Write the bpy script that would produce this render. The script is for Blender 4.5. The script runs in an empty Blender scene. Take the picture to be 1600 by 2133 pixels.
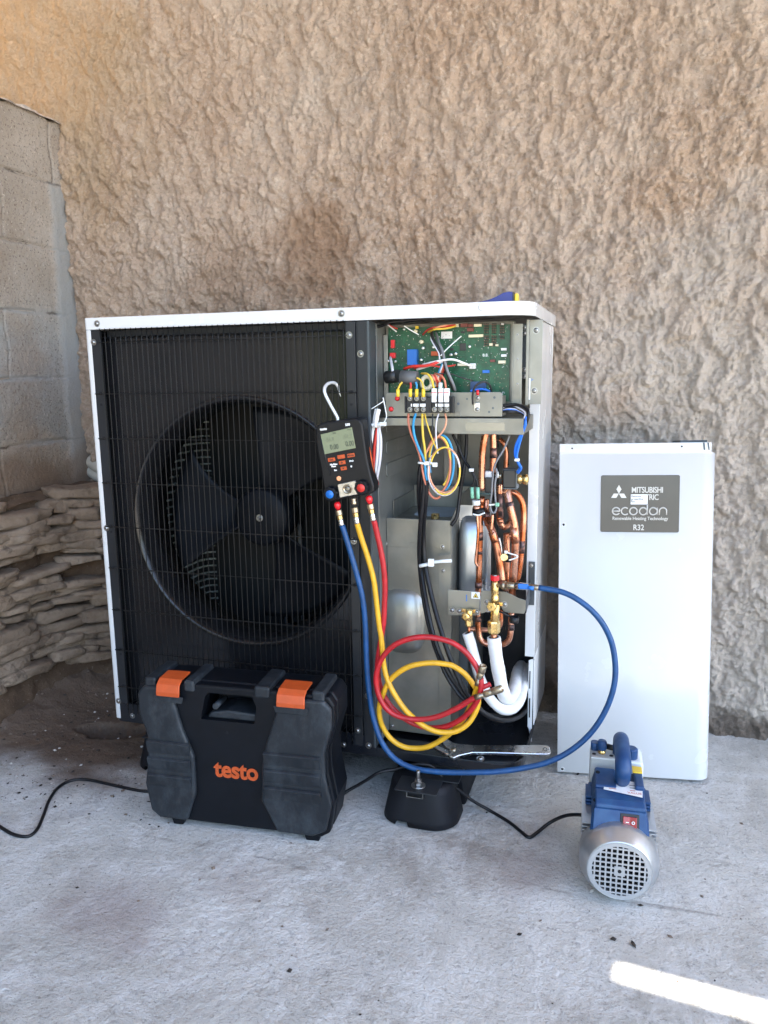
import bpy, bmesh, math, random
import numpy as np
from mathutils import Vector, Matrix
R = math.radians
SC = bpy.context.scene
COL = SC.collection
rnd = random.Random(7)

# ---------------------------------------------------------------- camera
CAM = Vector((1.2565, -1.6085, 1.0028))
CA = Vector((0.95422736, 0.29876176, -0.0138405))
CB = Vector((-0.03981712, 0.17276581, 0.9841578))
CC = Vector((-0.29641988, 0.93855921, -0.17675369))
cd = bpy.data.cameras.new('camera'); cam = bpy.data.objects.new('camera', cd); COL.objects.link(cam)
cd.sensor_fit = 'VERTICAL'; cd.sensor_height = 24; cd.lens = 1620 / 2133 * 24
cd.clip_start = 0.02; cd.clip_end = 3000
m3 = Matrix((CA, CB, -CC)).transposed()
cam.matrix_world = Matrix.Translation(CAM) @ m3.to_4x4()
SC.camera = cam

# ---------------------------------------------------------------- sky, sun, exposure
SUN = Vector((0.50, 0.10, 0.86)).normalized()          # towards the sun
w = bpy.data.worlds.new('World'); SC.world = w; w.use_nodes = True
nt = w.node_tree; nt.nodes.clear()
sky = nt.nodes.new('ShaderNodeTexSky'); sky.sky_type = 'NISHITA'; sky.sun_disc = False; sky.ozone_density = 1.0; sky.dust_density = 1.5
sky.sun_elevation = math.asin(SUN.z); sky.sun_rotation = math.atan2(SUN.x, SUN.y)
bgn = nt.nodes.new('ShaderNodeBackground'); bgn.inputs[1].default_value = 0.15
wo = nt.nodes.new('ShaderNodeOutputWorld')
nt.links.new(sky.outputs[0], bgn.inputs[0]); nt.links.new(bgn.outputs[0], wo.inputs[0])
sl = bpy.data.lights.new('sun', 'SUN'); sl.energy = 4.8; sl.angle = R(0.35); sl.color = (1.0, 0.93, 0.83)
so = bpy.data.objects.new('sun', sl); COL.objects.link(so)
so.rotation_euler = SUN.to_track_quat('Z', 'Y').to_euler(); so.location = SUN * 8
vs = SC.view_settings
vs.view_transform = 'Standard'; vs.look = 'None'; vs.gamma = 1; vs.exposure = 2.85
SC.cycles.use_denoising = True
SC.cycles.max_bounces = 10; SC.cycles.diffuse_bounces = 5; SC.cycles.glossy_bounces = 5
SC.cycles.sample_clamp_indirect = 6

# ---------------------------------------------------------------- pixel -> point at its own true depth
def ray(px, py):
    return CA * ((px - 800) / 1620) - CB * ((py - 1066.5) / 1620) + CC
def P(px, py, y):                      # on the plane y = const
    r = ray(px, py); return CAM + r * ((y - CAM.y) / r.y)
def PZ(px, py, z):
    r = ray(px, py); return CAM + r * ((z - CAM.z) / r.z)
def PX(px, py, x):
    r = ray(px, py); return CAM + r * ((x - CAM.x) / r.x)
def PP(px, py, M):                     # on the local plane y=0 of matrix M, in local coordinates
    Mi = M.inverted(); o = Mi @ CAM; d = Mi.to_3x3() @ ray(px, py)
    return o + d * (-o.y / d.y)

# ---------------------------------------------------------------- objects
WM = {}
def thing(name, label, cat, M=None, group=None):
    o = bpy.data.objects.new(name, None); COL.objects.link(o)
    o.empty_display_size = 0.05
    M = M or Matrix.Identity(4)
    o.matrix_world = M; WM[o.name] = M.copy()
    o['label'] = label; o['category'] = cat
    if group: o['group'] = group
    return o
def tag(o, label=None, cat=None, group=None, kind=None):
    if label: o['label'] = label
    if cat: o['category'] = cat
    if group: o['group'] = group
    if kind: o['kind'] = kind
    return o

def catmull(pts, n=8, closed=False):
    pts = [Vector(p) for p in pts]
    if len(pts) < 3: return pts
    q = [pts[-1]] + pts + [pts[0], pts[1]] if closed else [pts[0] * 2 - pts[1]] + pts + [pts[-1] * 2 - pts[-2]]
    out = []
    for i in range(1, len(q) - 2):
        a, b, c, d = q[i - 1:i + 3]
        for k in range(n):
            t = k / n
            out.append(0.5 * ((2 * b) + (c - a) * t + (2 * a - 5 * b + 4 * c - d) * t * t + (3 * b - a - 3 * c + d) * t ** 3))
    if not closed: out.append(pts[-1])
    return out

class MB:
    def __init__(s): s.v = []; s.f = []; s.m = []; s.s = []
    def add(s, vs_, fs, mat=0, smooth=False, T=None):
        o = len(s.v)
        s.v += [tuple(T @ Vector(v)) for v in vs_] if T is not None else [tuple(v) for v in vs_]
        for f in fs:
            s.f.append([i + o for i in f]); s.m.append(mat); s.s.append(smooth)
        return s
    def box(s, a, b, mat=0, T=None):
        x0, y0, z0 = a; x1, y1, z1 = b
        v = [(x0, y0, z0), (x1, y0, z0), (x1, y1, z0), (x0, y1, z0), (x0, y0, z1), (x1, y0, z1), (x1, y1, z1), (x0, y1, z1)]
        return s.add(v, [(0, 3, 2, 1), (4, 5, 6, 7), (0, 1, 5, 4), (1, 2, 6, 5), (2, 3, 7, 6), (3, 0, 4, 7)], mat, False, T)
    def cbox(s, c, d, mat=0, T=None):
        return s.box([c[i] - d[i] / 2 for i in range(3)], [c[i] + d[i] / 2 for i in range(3)], mat, T)
    def prism(s, poly, lo, hi, axis='y', mat=0, T=None, smooth_side=False):
        n = len(poly)
        def q(p, h): return (p[0], h, p[1]) if axis == 'y' else ((p[0], p[1], h) if axis == 'z' else (h, p[0], p[1]))
        v = [q(p, lo) for p in poly] + [q(p, hi) for p in poly]
        s.add(v, [tuple(range(n))[::-1], tuple(range(n, 2 * n))], mat, False, T)
        s.add(v, [(i, (i + 1) % n, n + (i + 1) % n, n + i) for i in range(n)], mat, smooth_side, T)
        return s
    def tube(s, pts, r, seg=10, mat=0, cap=True, T=None, flat=1.0, closed=False):
        pts = [Vector(p) for p in pts]
        n = len(pts)
        rs = r if isinstance(r, (list, tuple)) else [r] * n
        if len(rs) != n:
            rs = [rs[min(len(rs) - 1, int(i / (n - 1) * (len(rs) - 1)))] + (rs[min(len(rs) - 1, int(i / (n - 1) * (len(rs) - 1)) + 1)] - rs[min(len(rs) - 1, int(i / (n - 1) * (len(rs) - 1)))]) * ((i / (n - 1) * (len(rs) - 1)) % 1) for i in range(n)]
        tans = []
        for i in range(n):
            a = pts[(i - 1) % n] if (closed or i > 0) else pts[i]
            b = pts[(i + 1) % n] if (closed or i < n - 1) else pts[i]
            t = (b - a); tans.append(t.normalized() if t.length > 1e-9 else Vector((0, 0, 1)))
        up = Vector((0, 0, 1)) if abs(tans[0].z) < 0.9 else Vector((0, 1, 0))
        u = tans[0].cross(up).normalized(); vv = []
        for i in range(n):
            t = tans[i]; u = (u - t * u.dot(t)).normalized(); w_ = t.cross(u)
            for k in range(seg):
                a = 2 * math.pi * k / seg
                vv.append(pts[i] + (u * math.cos(a) * flat + w_ * math.sin(a)) * rs[i])
        fs = []
        for i in range(n if closed else n - 1):
            j = (i + 1) % n
            for k in range(seg):
                fs.append((i * seg + k, i * seg + (k + 1) % seg, j * seg + (k + 1) % seg, j * seg + k))
        s.add(vv, fs, mat, True, T)
        if cap and not closed:
            s.add(vv[:seg], [tuple(range(seg))[::-1]], mat, False, T); s.add(vv[-seg:], [tuple(range(seg))], mat, False, T)
        return s
    def lathe(s, prof, o=(0, 0, 0), d=(0, 0, 1), seg=20, mat=0, smooth=True, T=None, ph=0, cap=True):
        # prof: (radius, height along d)
        d = Vector(d).normalized(); o = Vector(o)
        up = Vector((0, 0, 1)) if abs(d.z) < 0.9 else Vector((1, 0, 0))
        u = up.cross(d).normalized(); w_ = d.cross(u)
        vv = []; fs = []
        for r, h in prof:
            for k in range(seg):
                a = 2 * math.pi * k / seg + ph
                vv.append(o + d * h + (u * math.cos(a) + w_ * math.sin(a)) * max(r, 1e-5))
        for i in range(len(prof) - 1):
            for k in range(seg):
                fs.append((i * seg + k, i * seg + (k + 1) % seg, (i + 1) * seg + (k + 1) % seg, (i + 1) * seg + k))
        s.add(vv, fs, mat, smooth, T)
        if cap: s.add(vv[:seg], [tuple(range(seg))[::-1]], mat, False, T); s.add(vv[-seg:], [tuple(range(seg))], mat, False, T)
        return s
    def cyl(s, a, b, r, seg=16, mat=0, smooth=True, T=None, ph=0):
        a = Vector(a); b = Vector(b); L = (b - a).length
        c = min(r * 0.12, L * 0.2)
        return s.lathe([(r - c, 0), (r, c), (r, L - c), (r - c, L)], a, b - a, seg, mat, smooth, T, ph)
    def build(s, name, mats, parent=None, world=True, bevel=0, bseg=2, sub=0, auto=False):
        if not isinstance(mats, (list, tuple)): mats = [mats]
        me = bpy.data.meshes.new(name)
        V = s.v
        if parent is not None and world:
            Mi = WM[parent.name].inverted(); V = [tuple(Mi @ Vector(v)) for v in V]
        me.from_pydata(V, [], s.f)
        for m in mats: me.materials.append(m)
        me.polygons.foreach_set('material_index', s.m); me.polygons.foreach_set('use_smooth', s.s)
        me.update()
        bm = bmesh.new(); bm.from_mesh(me); bmesh.ops.remove_doubles(bm, verts=bm.verts, dist=1e-6)
        bmesh.ops.recalc_face_normals(bm, faces=bm.faces); bm.to_mesh(me); bm.free()
        o = bpy.data.objects.new(name, me); COL.objects.link(o)
        if parent is not None:
            o.parent = parent; WM[o.name] = WM[parent.name]
        else: WM[o.name] = Matrix.Identity(4)
        if bevel:
            b = o.modifiers.new('bevel', 'BEVEL'); b.width = bevel; b.segments = bseg; b.limit_method = 'ANGLE'; b.angle_limit = R(35); b.harden_normals = False
        if sub:
            q = o.modifiers.new('subd', 'SUBSURF'); q.levels = sub; q.render_levels = sub
        return o

def rrect(x0, z0, x1, z1, r, n=5, rr=None):
    """rounded rectangle outline, counter-clockwise; rr = four radii bl, br, tr, tl"""
    rr = rr or (r, r, r, r); out = []
    for (cx, cz, a0, q) in ((x0, z0, 180, rr[0]), (x1, z0, 270, rr[1]), (x1, z1, 0, rr[2]), (x0, z1, 90, rr[3])):
        sx = 1 if cx == x0 else -1; sz = 1 if cz == z0 else -1
        if q <= 0: out.append((cx, cz)); continue
        for k in range(n + 1):
            a = R(a0 + 90 * k / n)
            out.append((cx + sx * q + q * math.cos(a), cz + sz * q + q * math.sin(a)))
    return out

def text(name, body, mat, parent, M, size, ext=0.0004, off=0.0, align='CENTER', sx=1.0, shear=0.0, spacing=1.0):
    """lettering as a thin raised mesh; M maps text plane (x right, y up, z out) to world (or local of parent)"""
    c = bpy.data.curves.new(name, 'FONT'); c.body = body; c.size = size; c.extrude = ext; c.offset = off
    c.align_x = align; c.align_y = 'CENTER'; c.shear = shear; c.resolution_u = 4; c.space_character = spacing
    t = bpy.data.objects.new(name + '_c', c); COL.objects.link(t)
    dg = bpy.context.evaluated_depsgraph_get(); dg.update()
    me = bpy.data.meshes.new_from_object(t.evaluated_get(dg))
    bpy.data.objects.remove(t); bpy.data.curves.remove(c)
    me.transform(M @ Matrix.Diagonal((sx, 1, 1, 1)))
    me.materials.clear(); me.materials.append(mat); me.name = name
    o = bpy.data.objects.new(name, me); COL.objects.link(o)
    if parent: o.parent = parent; WM[o.name] = WM[parent.name]
    return o
FRONT = Matrix(((1, 0, 0, 0), (0, 0, -1, 0), (0, 1, 0, 0), (0, 0, 0, 1)))   # text plane -> xz plane facing -y
def TF(x, y, z): return Matrix.Translation((x, y, z)) @ FRONT

# ---------------------------------------------------------------- materials
def mat(name, col, rough=0.5, metal=0.0, var=0.08, vs=15.0, col2=None, mix=(0.4, 0.6), bump=0.0, bs=300.0, coat=0.0, rvar=0.0, spec=None, stretch=None, detail=6, bd=0.001, nr=0.5):
    m = bpy.data.materials.new(name); m.use_nodes = True
    n = m.node_tree; b = n.nodes['Principled BSDF']
    b.inputs['Roughness'].default_value = rough; b.inputs['Metallic'].default_value = metal
    if coat: b.inputs['Coat Weight'].default_value = coat; b.inputs['Coat Roughness'].default_value = 0.1
    if spec is not None: b.inputs['Specular IOR Level'].default_value = spec
    tc = n.nodes.new('ShaderNodeTexCoord'); src = tc.outputs['Object']
    if stretch:
        mp = n.nodes.new('ShaderNodeMapping'); mp.inputs['Scale'].default_value = stretch
        n.links.new(src, mp.inputs[0]); src = mp.outputs[0]
    no = n.nodes.new('ShaderNodeTexNoise'); no.inputs['Scale'].default_value = vs; no.inputs['Detail'].default_value = detail; no.inputs['Roughness'].default_value = nr
    n.links.new(src, no.inputs['Vector'])
    rp = n.nodes.new('ShaderNodeValToRGB')
    c1 = [min(1, c * (1 - var)) for c in col]; c2 = list(col2) if col2 else [min(1, c * (1 + var)) for c in col]
    rp.color_ramp.elements[0].position = mix[0]; rp.color_ramp.elements[1].position = mix[1]
    rp.color_ramp.elements[0].color = (*c1, 1); rp.color_ramp.elements[1].color = (*c2, 1)
    n.links.new(no.outputs['Fac'], rp.inputs[0]); n.links.new(rp.outputs[0], b.inputs['Base Color'])
    if rvar:
        mr = n.nodes.new('ShaderNodeMapRange'); mr.inputs['To Min'].default_value = max(0.02, rough - rvar); mr.inputs['To Max'].default_value = min(1, rough + rvar)
        mr.inputs['From Min'].default_value = 0.3; mr.inputs['From Max'].default_value = 0.7
        n2 = n.nodes.new('ShaderNodeTexNoise'); n2.inputs['Scale'].default_value = vs * 2.3; n2.inputs['Detail'].default_value = 8
        n.links.new(src, n2.inputs['Vector']); n.links.new(n2.outputs['Fac'], mr.inputs[0]); n.links.new(mr.outputs[0], b.inputs['Roughness'])
    if bump:
        n3 = n.nodes.new('ShaderNodeTexNoise'); n3.inputs['Scale'].default_value = bs; n3.inputs['Detail'].default_value = 4
        bp = n.nodes.new('ShaderNodeBump'); bp.inputs['Strength'].default_value = bump; bp.inputs['Distance'].default_value = bd
        n.links.new(src, n3.inputs['Vector']); n.links.new(n3.outputs['Fac'], bp.inputs['Height']); n.links.new(bp.outputs[0], b.inputs['Normal'])
    m.diffuse_color = (*col, 1)
    return m
M_ = {}
M_['white'] = mat('white_enamel', (0.60, 0.60, 0.59), 0.24, var=0.012, vs=4, coat=0.3, rvar=0.05, detail=8)
M_['whiteframe'] = mat('white_frame_paint', (0.66, 0.66, 0.65), 0.35, var=0.03, vs=6)
M_['dark'] = mat('charcoal_sheet_paint', (0.007, 0.008, 0.011), 0.3, var=0.1, vs=5, rvar=0.06)
M_['darkgrey'] = mat('dark_grey_frame_paint', (0.013, 0.0145, 0.017), 0.42, spec=0.4, var=0.12, vs=9, bump=0.05, bs=800)
M_['plastic'] = mat('fan_plastic', (0.0035, 0.0045, 0.0065), 0.5, var=0.15, vs=12, rvar=0.05, spec=0.14)
M_['wire'] = mat('black_wire_coating', (0.006, 0.006, 0.006), 0.4, var=0.1, spec=0.3)
M_['galv'] = mat('galvanised_steel', (0.225, 0.220, 0.190), 0.45, 0.8, var=0.1, vs=9, rvar=0.08, col2=(0.28, 0.275, 0.24), bump=0.04, bs=120)
M_['galvb'] = mat('bright_galvanised_steel', (0.50, 0.53, 0.56), 0.34, 0.9, var=0.12, vs=10, rvar=0.1, bump=0.06, bs=60)
M_['galvm'] = mat('inner_grey_steel', (0.17, 0.175, 0.165), 0.42, 0.4, var=0.15, vs=5, rvar=0.1)
M_['galvd'] = mat('dull_grey_steel', (0.075, 0.088, 0.098), 0.4, 0.5, var=0.2, vs=5, rvar=0.1)
M_['screw'] = mat('zinc_screw', (0.34, 0.34, 0.33), 0.36, 1.0, var=0.1, vs=300)
M_['hole'] = mat('hollow_shade_black', (0.008, 0.008, 0.009), 0.9)  # near-black stands in for shade in the flat holes and slots
M_['copper'] = mat('copper_tube', (0.46, 0.14, 0.055), 0.28, 0.92, vs=22, col2=(0.66, 0.35, 0.24), mix=(0.40, 0.62), var=0.05, rvar=0.1, bump=0.05, bs=160)
M_['copperd'] = mat('heat_stained_copper', (0.07, 0.05, 0.05), 0.5, 0.7, vs=70, col2=(0.42, 0.22, 0.17), mix=(0.45, 0.68), rvar=0.15)
M_['brass'] = mat('brass', (0.72, 0.50, 0.20), 0.26, 0.95, var=0.15, vs=60, rvar=0.1)
M_['nickel'] = mat('dull_nickel_brass', (0.40, 0.34, 0.25), 0.35, 0.95, var=0.2, vs=120, rvar=0.12)
M_['chrome'] = mat('polished_steel', (0.60, 0.61, 0.61), 0.27, 1.0, var=0.03, vs=20, rvar=0.1)
M_['rubber'] = mat('black_cable_rubber', (0.006, 0.006, 0.0075), 0.45, var=0.2, vs=80, spec=0.35)
M_['foam'] = mat('white_insulation_foam', (0.72, 0.72, 0.71), 0.75, var=0.05, vs=60, bump=0.4, bs=260)
M_['blue'] = mat('blue_hose_rubber', (0.004, 0.055, 0.17), 0.45, var=0.12, vs=50, rvar=0.08)
M_['yellow'] = mat('yellow_hose_rubber', (0.66, 0.35, 0.015), 0.4, var=0.08, vs=50, rvar=0.08)
M_['red'] = mat('red_hose_rubber', (0.40, 0.010, 0.016), 0.4, var=0.12, vs=50, rvar=0.08)
M_['redcap'] = mat('red_plastic', (0.68, 0.012, 0.018), 0.3, var=0.06, coat=0.2)
M_['bluecap'] = mat('blue_plastic', (0.01, 0.14, 0.50), 0.35, var=0.08)
M_['tie'] = mat('nylon_tie', (0.72, 0.74, 0.72), 0.4, var=0.05)
M_['wbrown'] = mat('brown_wire', (0.50, 0.16, 0.09), 0.42, var=0.06)
M_['wblue'] = mat('blue_wire', (0.03, 0.26, 0.48), 0.42, var=0.06)
M_['wyel'] = mat('yellow_wire', (0.72, 0.48, 0.05), 0.42, var=0.06)
M_['wgrey'] = mat('grey_wire', (0.60, 0.58, 0.60), 0.42, var=0.06)
M_['wora'] = mat('salmon_wire', (0.68, 0.30, 0.17), 0.42, var=0.06)
M_['wred'] = mat('red_wire', (0.55, 0.03, 0.02), 0.42, var=0.06)
M_['wblk'] = mat('black_wire', (0.02, 0.02, 0.02), 0.42, var=0.06)
M_['wwht'] = mat('white_wire', (0.74, 0.73, 0.70), 0.42, var=0.04)
M_['bwire'] = mat('bright_blue_wire', (0.02, 0.16, 0.68), 0.35, var=0.06)
M_['pcb'] = mat('green_solder_mask', (0.006, 0.075, 0.032), 0.35, var=0.25, vs=60, rvar=0.08)
M_['case'] = mat('scuffed_black_case_plastic', (0.009, 0.012, 0.016), 0.52, vs=18, col2=(0.042, 0.050, 0.057), mix=(0.46, 0.74), rvar=0.1, bump=0.15, bs=420, detail=15, spec=0.4, nr=0.78, stretch=(1, 1, 0.6))
M_['casec'] = mat('smooth_black_case_plastic', (0.0030, 0.004, 0.0063), 0.48, spec=0.22, var=0.15, vs=30, bump=0.06, bs=600)
M_['orange'] = mat('orange_plastic', (0.46, 0.070, 0.012), 0.45, var=0.06, vs=60)
M_['label_y'] = mat('yellow_sleeve', (0.80, 0.55, 0.04), 0.4, var=0.05)
M_['paper'] = mat('white_paper', (0.80, 0.80, 0.78), 0.6, var=0.03)
M_['ink'] = mat('black_ink', (0.015, 0.015, 0.015), 0.5)
M_['inkw'] = mat('white_ink', (0.80, 0.80, 0.78), 0.5)
M_['chip'] = mat('black_epoxy', (0.02, 0.02, 0.02), 0.4)
M_['brownp'] = mat('brown_connector', (0.16, 0.04, 0.03), 0.45)
M_['cream'] = mat('cream_connector', (0.75, 0.68, 0.48), 0.45)
# ================================================================ THE SETTING
def perlin(x, y, seed=0):
    g = np.random.RandomState(seed); N = 256
    ang = g.rand(N, N) * 2 * np.pi; gx, gy = np.cos(ang), np.sin(ang)
    xi = np.floor(x).astype(int); yi = np.floor(y).astype(int); xf = x - xi; yf = y - yi
    u = xf ** 3 * (xf * (xf * 6 - 15) + 10); v = yf ** 3 * (yf * (yf * 6 - 15) + 10)
    def d(i, j):
        a = (xi + i) % N; b = (yi + j) % N
        return gx[a, b] * (xf - i) + gy[a, b] * (yf - j)
    n0 = d(0, 0) * (1 - u) + d(1, 0) * u; n1 = d(0, 1) * (1 - u) + d(1, 1) * u
    return (n0 * (1 - v) + n1 * v) * 1.4
def fbm(x, y, o=4, seed=0, gain=0.5):
    s = 0; a = 1; t = 0
    for k in range(o):
        s = s + a * perlin(x * 2 ** k + 17.3 * k, y * 2 ** k + 9.1 * k, seed + k); t += a; a *= gain
    return s / t
def worley(x, y, seed=0):
    g = np.random.RandomState(seed); N = 256; jx = g.rand(N, N); jy = g.rand(N, N)
    xi = np.floor(x).astype(int); yi = np.floor(y).astype(int); d = np.full(x.shape, 9.0)
    for i in (-1, 0, 1):
        for j in (-1, 0, 1):
            a = (xi + i) % N; b = (yi + j) % N
            d = np.minimum(d, (xi + i + jx[a, b] - x) ** 2 + (yi + j + jy[a, b] - y) ** 2)
    return d          # squared distance to the nearest grain centre
def sst(a, b, x): t = np.clip((x - a) / (b - a), 0, 1); return t * t * (3 - 2 * t)
def axis(lo, dlo, dhi, hi, step, cs):
    a = np.arange(dlo, dhi + step / 2, step)
    l = np.arange(dlo - cs, lo, -cs)[::-1]; h = np.arange(dhi + cs, hi, cs)
    return np.concatenate([[lo], l, a, h, [hi]])
def grid_obj(name, U, V, fn, mats, smooth=True, attr=None):
    """fn(u, v) -> x, y, z arrays"""
    uu, vv = np.meshgrid(U, V); X, Y, Z = fn(uu, vv)
    co = np.stack([X, Y, Z], -1).reshape(-1, 3).astype(np.float32)
    nu, nv = len(U), len(V)
    i = np.arange(nu * nv).reshape(nv, nu)
    q = np.stack([i[:-1, :-1], i[:-1, 1:], i[1:, 1:], i[1:, :-1]], -1).reshape(-1, 4)
    me = bpy.data.meshes.new(name)
    me.vertices.add(len(co)); me.vertices.foreach_set('co', co.ravel())
    me.loops.add(q.size); me.loops.foreach_set('vertex_index', q.ravel().astype(np.int32))
    me.polygons.add(len(q)); me.polygons.foreach_set('loop_start', np.arange(0, q.size, 4, dtype=np.int32))
    me.polygons.foreach_set('use_smooth', np.full(len(q), smooth))
    if attr is not None:
        for k, a in attr(uu, vv, X, Y, Z).items():
            at = me.attributes.new(k, 'FLOAT', 'POINT'); at.data.foreach_set('value', a.ravel().astype(np.float32))
    me.update(calc_edges=True); me.validate()
    for m in mats: me.materials.append(m)
    o = bpy.data.objects.new(name, me); COL.objects.link(o); WM[o.name] = Matrix.Identity(4)
    return o

def surf(name, ramp, layers, rough=0.9, bumps=(), attrs=()):
    """layered mineral surface: ramp colours over a noise, then layers (attribute or noise mask -> colour)"""
    m = bpy.data.materials.new(name); m.use_nodes = True; n = m.node_tree; b = n.nodes['Principled BSDF']; L = n.links.new
    b.inputs['Roughness'].default_value = rough; b.inputs['Specular IOR Level'].default_value = 0.3
    tc = n.nodes.new('ShaderNodeTexCoord')
    def noise(sc, det=6, rg=0.6, dist=0.0, st=None):
        x = n.nodes.new('ShaderNodeTexNoise'); x.inputs['Scale'].default_value = sc; x.inputs['Detail'].default_value = det; x.inputs['Roughness'].default_value = rg; x.inputs['Distortion'].default_value = dist
        if st:
            mp = n.nodes.new('ShaderNodeMapping'); mp.inputs['Scale'].default_value = st; mp.inputs['Location'].default_value = (sc, 3.3, 1.7); L(tc.outputs['Object'], mp.inputs[0]); L(mp.outputs[0], x.inputs['Vector'])
        else: L(tc.outputs['Object'], x.inputs['Vector'])
        return x.outputs['Fac']
    rp = n.nodes.new('ShaderNodeValToRGB'); els = rp.color_ramp.elements
    while len(els) < len(ramp[1]): els.new(0.5)
    for e, (p_, c) in zip(els, ramp[1]): e.position = p_; e.color = (*c, 1)
    L(noise(*ramp[0]), rp.inputs[0]); cur = rp.outputs[0]
    for kind, arg, lo, hi, colr, amt in layers:
        if kind == 'attr':
            a = n.nodes.new('ShaderNodeAttribute'); a.attribute_name = arg; f = a.outputs['Fac']
        else: f = noise(*arg)
        mr = n.nodes.new('ShaderNodeMapRange'); mr.inputs['From Min'].default_value = lo; mr.inputs['From Max'].default_value = hi; mr.inputs['To Max'].default_value = amt; mr.interpolation_type = 'SMOOTHSTEP'
        L(f, mr.inputs[0])
        mx = n.nodes.new('ShaderNodeMix'); mx.data_type = 'RGBA'; L(mr.outputs[0], mx.inputs['Factor']); L(cur, mx.inputs['A'])
        mx.inputs['B'].default_value = (*colr, 1); cur = mx.outputs['Result']
    L(cur, b.inputs['Base Color'])
    last = None
    for sc, det, st, dist in bumps:
        bp = n.nodes.new('ShaderNodeBump'); bp.inputs['Strength'].default_value = st; bp.inputs['Distance'].default_value = dist
        L(noise(sc, det, 0.65), bp.inputs['Height'])
        if last: L(last, bp.inputs['Normal'])
        last = bp.outputs[0]
    if last: L(last, b.inputs['Normal'])
    return m

WY = 0.62            # back wall plane
HX = P(188, 972, WY)
# ---- rendered back wall with thrown roughcast relief
def stucco_h(u, v):
    wx = fbm(u * 9, v * 9, 2, 3) * 0.035; wz = fbm(u * 9 + 40, v * 9 + 7, 2, 5) * 0.035
    a = u + wx + 0.10 * v; b = v + wz
    n1 = fbm(a * 20, b * 14, 4, 11, 0.6)
    wob = n1 * 0.35
    lump = 1 - np.clip(worley(a * 30 + wob, b * 21 + wob, 12), 0, 1)
    grain = 1 - np.clip(worley(u * 74 + wob, v * 66, 13), 0, 1)
    fine = perlin(u * 118, v * 118, 31)
    th = sst(-0.35, 0.35, n1)
    h = th * 0.0065 + lump * 0.0105 * (0.45 + 0.8 * th) + grain * 0.0060 + fine * 0.0042 + fbm(u * 2.2, v * 2.2, 2, 41) * 0.016
    calm = sst(-0.15, -0.55, u) * sst(1.55, 1.85, v)          # finer grain in the upper left corner
    h = h * (1 - 0.45 * calm)
    low = sst(0.55, 0.2, v) * sst(0.4, -0.1, u)
    pit = sst(1.0, 0.75, np.hypot((u - HX.x) / 0.030, (v - HX.z) / 0.045) + 0.25 * n1)
    return h * 1.4 - pit * 0.055 + low * fbm(u * 8, v * 14, 3, 51) * 0.03
m_stucco = surf('roughcast_render', ((2.2, 5, 0.6), [(0.35, (0.57, 0.405, 0.285)), (0.55, (0.65, 0.495, 0.370)), (0.72, (0.69, 0.565, 0.45))]),
    [('noise', (1.3, 4, 0.6), 0.50, 0.62, (0.50, 0.33, 0.21), 0.45),
     ('noise', (70, 5, 0.75), 0.50, 0.66, (0.80, 0.69, 0.56), 0.5),
     ('noise', (110, 4, 0.8), 0.54, 0.66, (0.24, 0.16, 0.105), 0.42),
     ('attr', 'grey', 0.0, 1.0, (0.66, 0.59, 0.505), 0.7),
     ('attr', 'soil', 0.0, 1.0, (0.115, 0.080, 0.055), 0.8), ('attr', 'damp', 0.0, 1.0, (0.36, 0.205, 0.11), 0.65),
     ('attr', 'glow', 0.0, 1.0, (0.56, 0.39, 0.21), 0.5)],  # warm glow of the upper left, painted into the wall colour
    rough=0.95, bumps=((120, 8, 1.0, 0.016), (300, 5, 1.0, 0.006)))
def st_attr(u, v, X, Y, Z):
    n = fbm(u * 5, v * 5, 4, 61)
    pit = sst(1.1, 0.85, np.hypot((u - HX.x) / 0.034, (v - HX.z) / 0.050))
    n5 = fbm(u * 14, v * 14, 4, 66); dp = P(660, 530, WY); d2 = P(480, 590, WY)
    damp = sst(0.20, 0.04, np.hypot(u - dp.x, (v - dp.z) * 0.9) + n5 * 0.10) + 0.5 * sst(0.2, 0.02, np.hypot((u - d2.x) * .7, v - d2.z) + n5 * 0.1)
    return {'damp': np.clip(damp, 0, 1), 'grey': sst(0.75, 1.35, u + n * 0.5) * sst(1.7, 0.9, v + n * 0.5),
            'soil': np.clip(pit + sst(0.16, 0.02, v + n * 0.16) + 0.9 * sst(0.62, 0.45, v + n * 0.1) * sst(0.4, 0.0, u + n * 0.2)+ 0.45 * sst(-0.30, -0.50, u + n * 0.25) * sst(1.5, 1.2, v), 0, 1),  # soil at the foot; same brown darkens the pit and left corner
            'glow': sst(0.1, -0.5, u + n * 0.4) * sst(1.35, 1.75, v + n * 0.4)}
wall = grid_obj('rendered_wall', axis(-2.4, -0.85, 2.0, 6.0, 0.0046, 0.05), axis(-0.12, -0.04, 2.32, 3.4, 0.0046, 0.05),
                lambda u, v: (u, WY - stucco_h(u, v), v), [m_stucco], attr=st_attr)
tag(wall, 'tall beige wall with thick lumpy roughcast render, behind the white machine', 'wall')
md = MB().box((-2.4, WY + 0.065, -0.1), (6.0, WY + 0.35, 3.4)).build('wall_core', m_stucco, wall)

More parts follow.
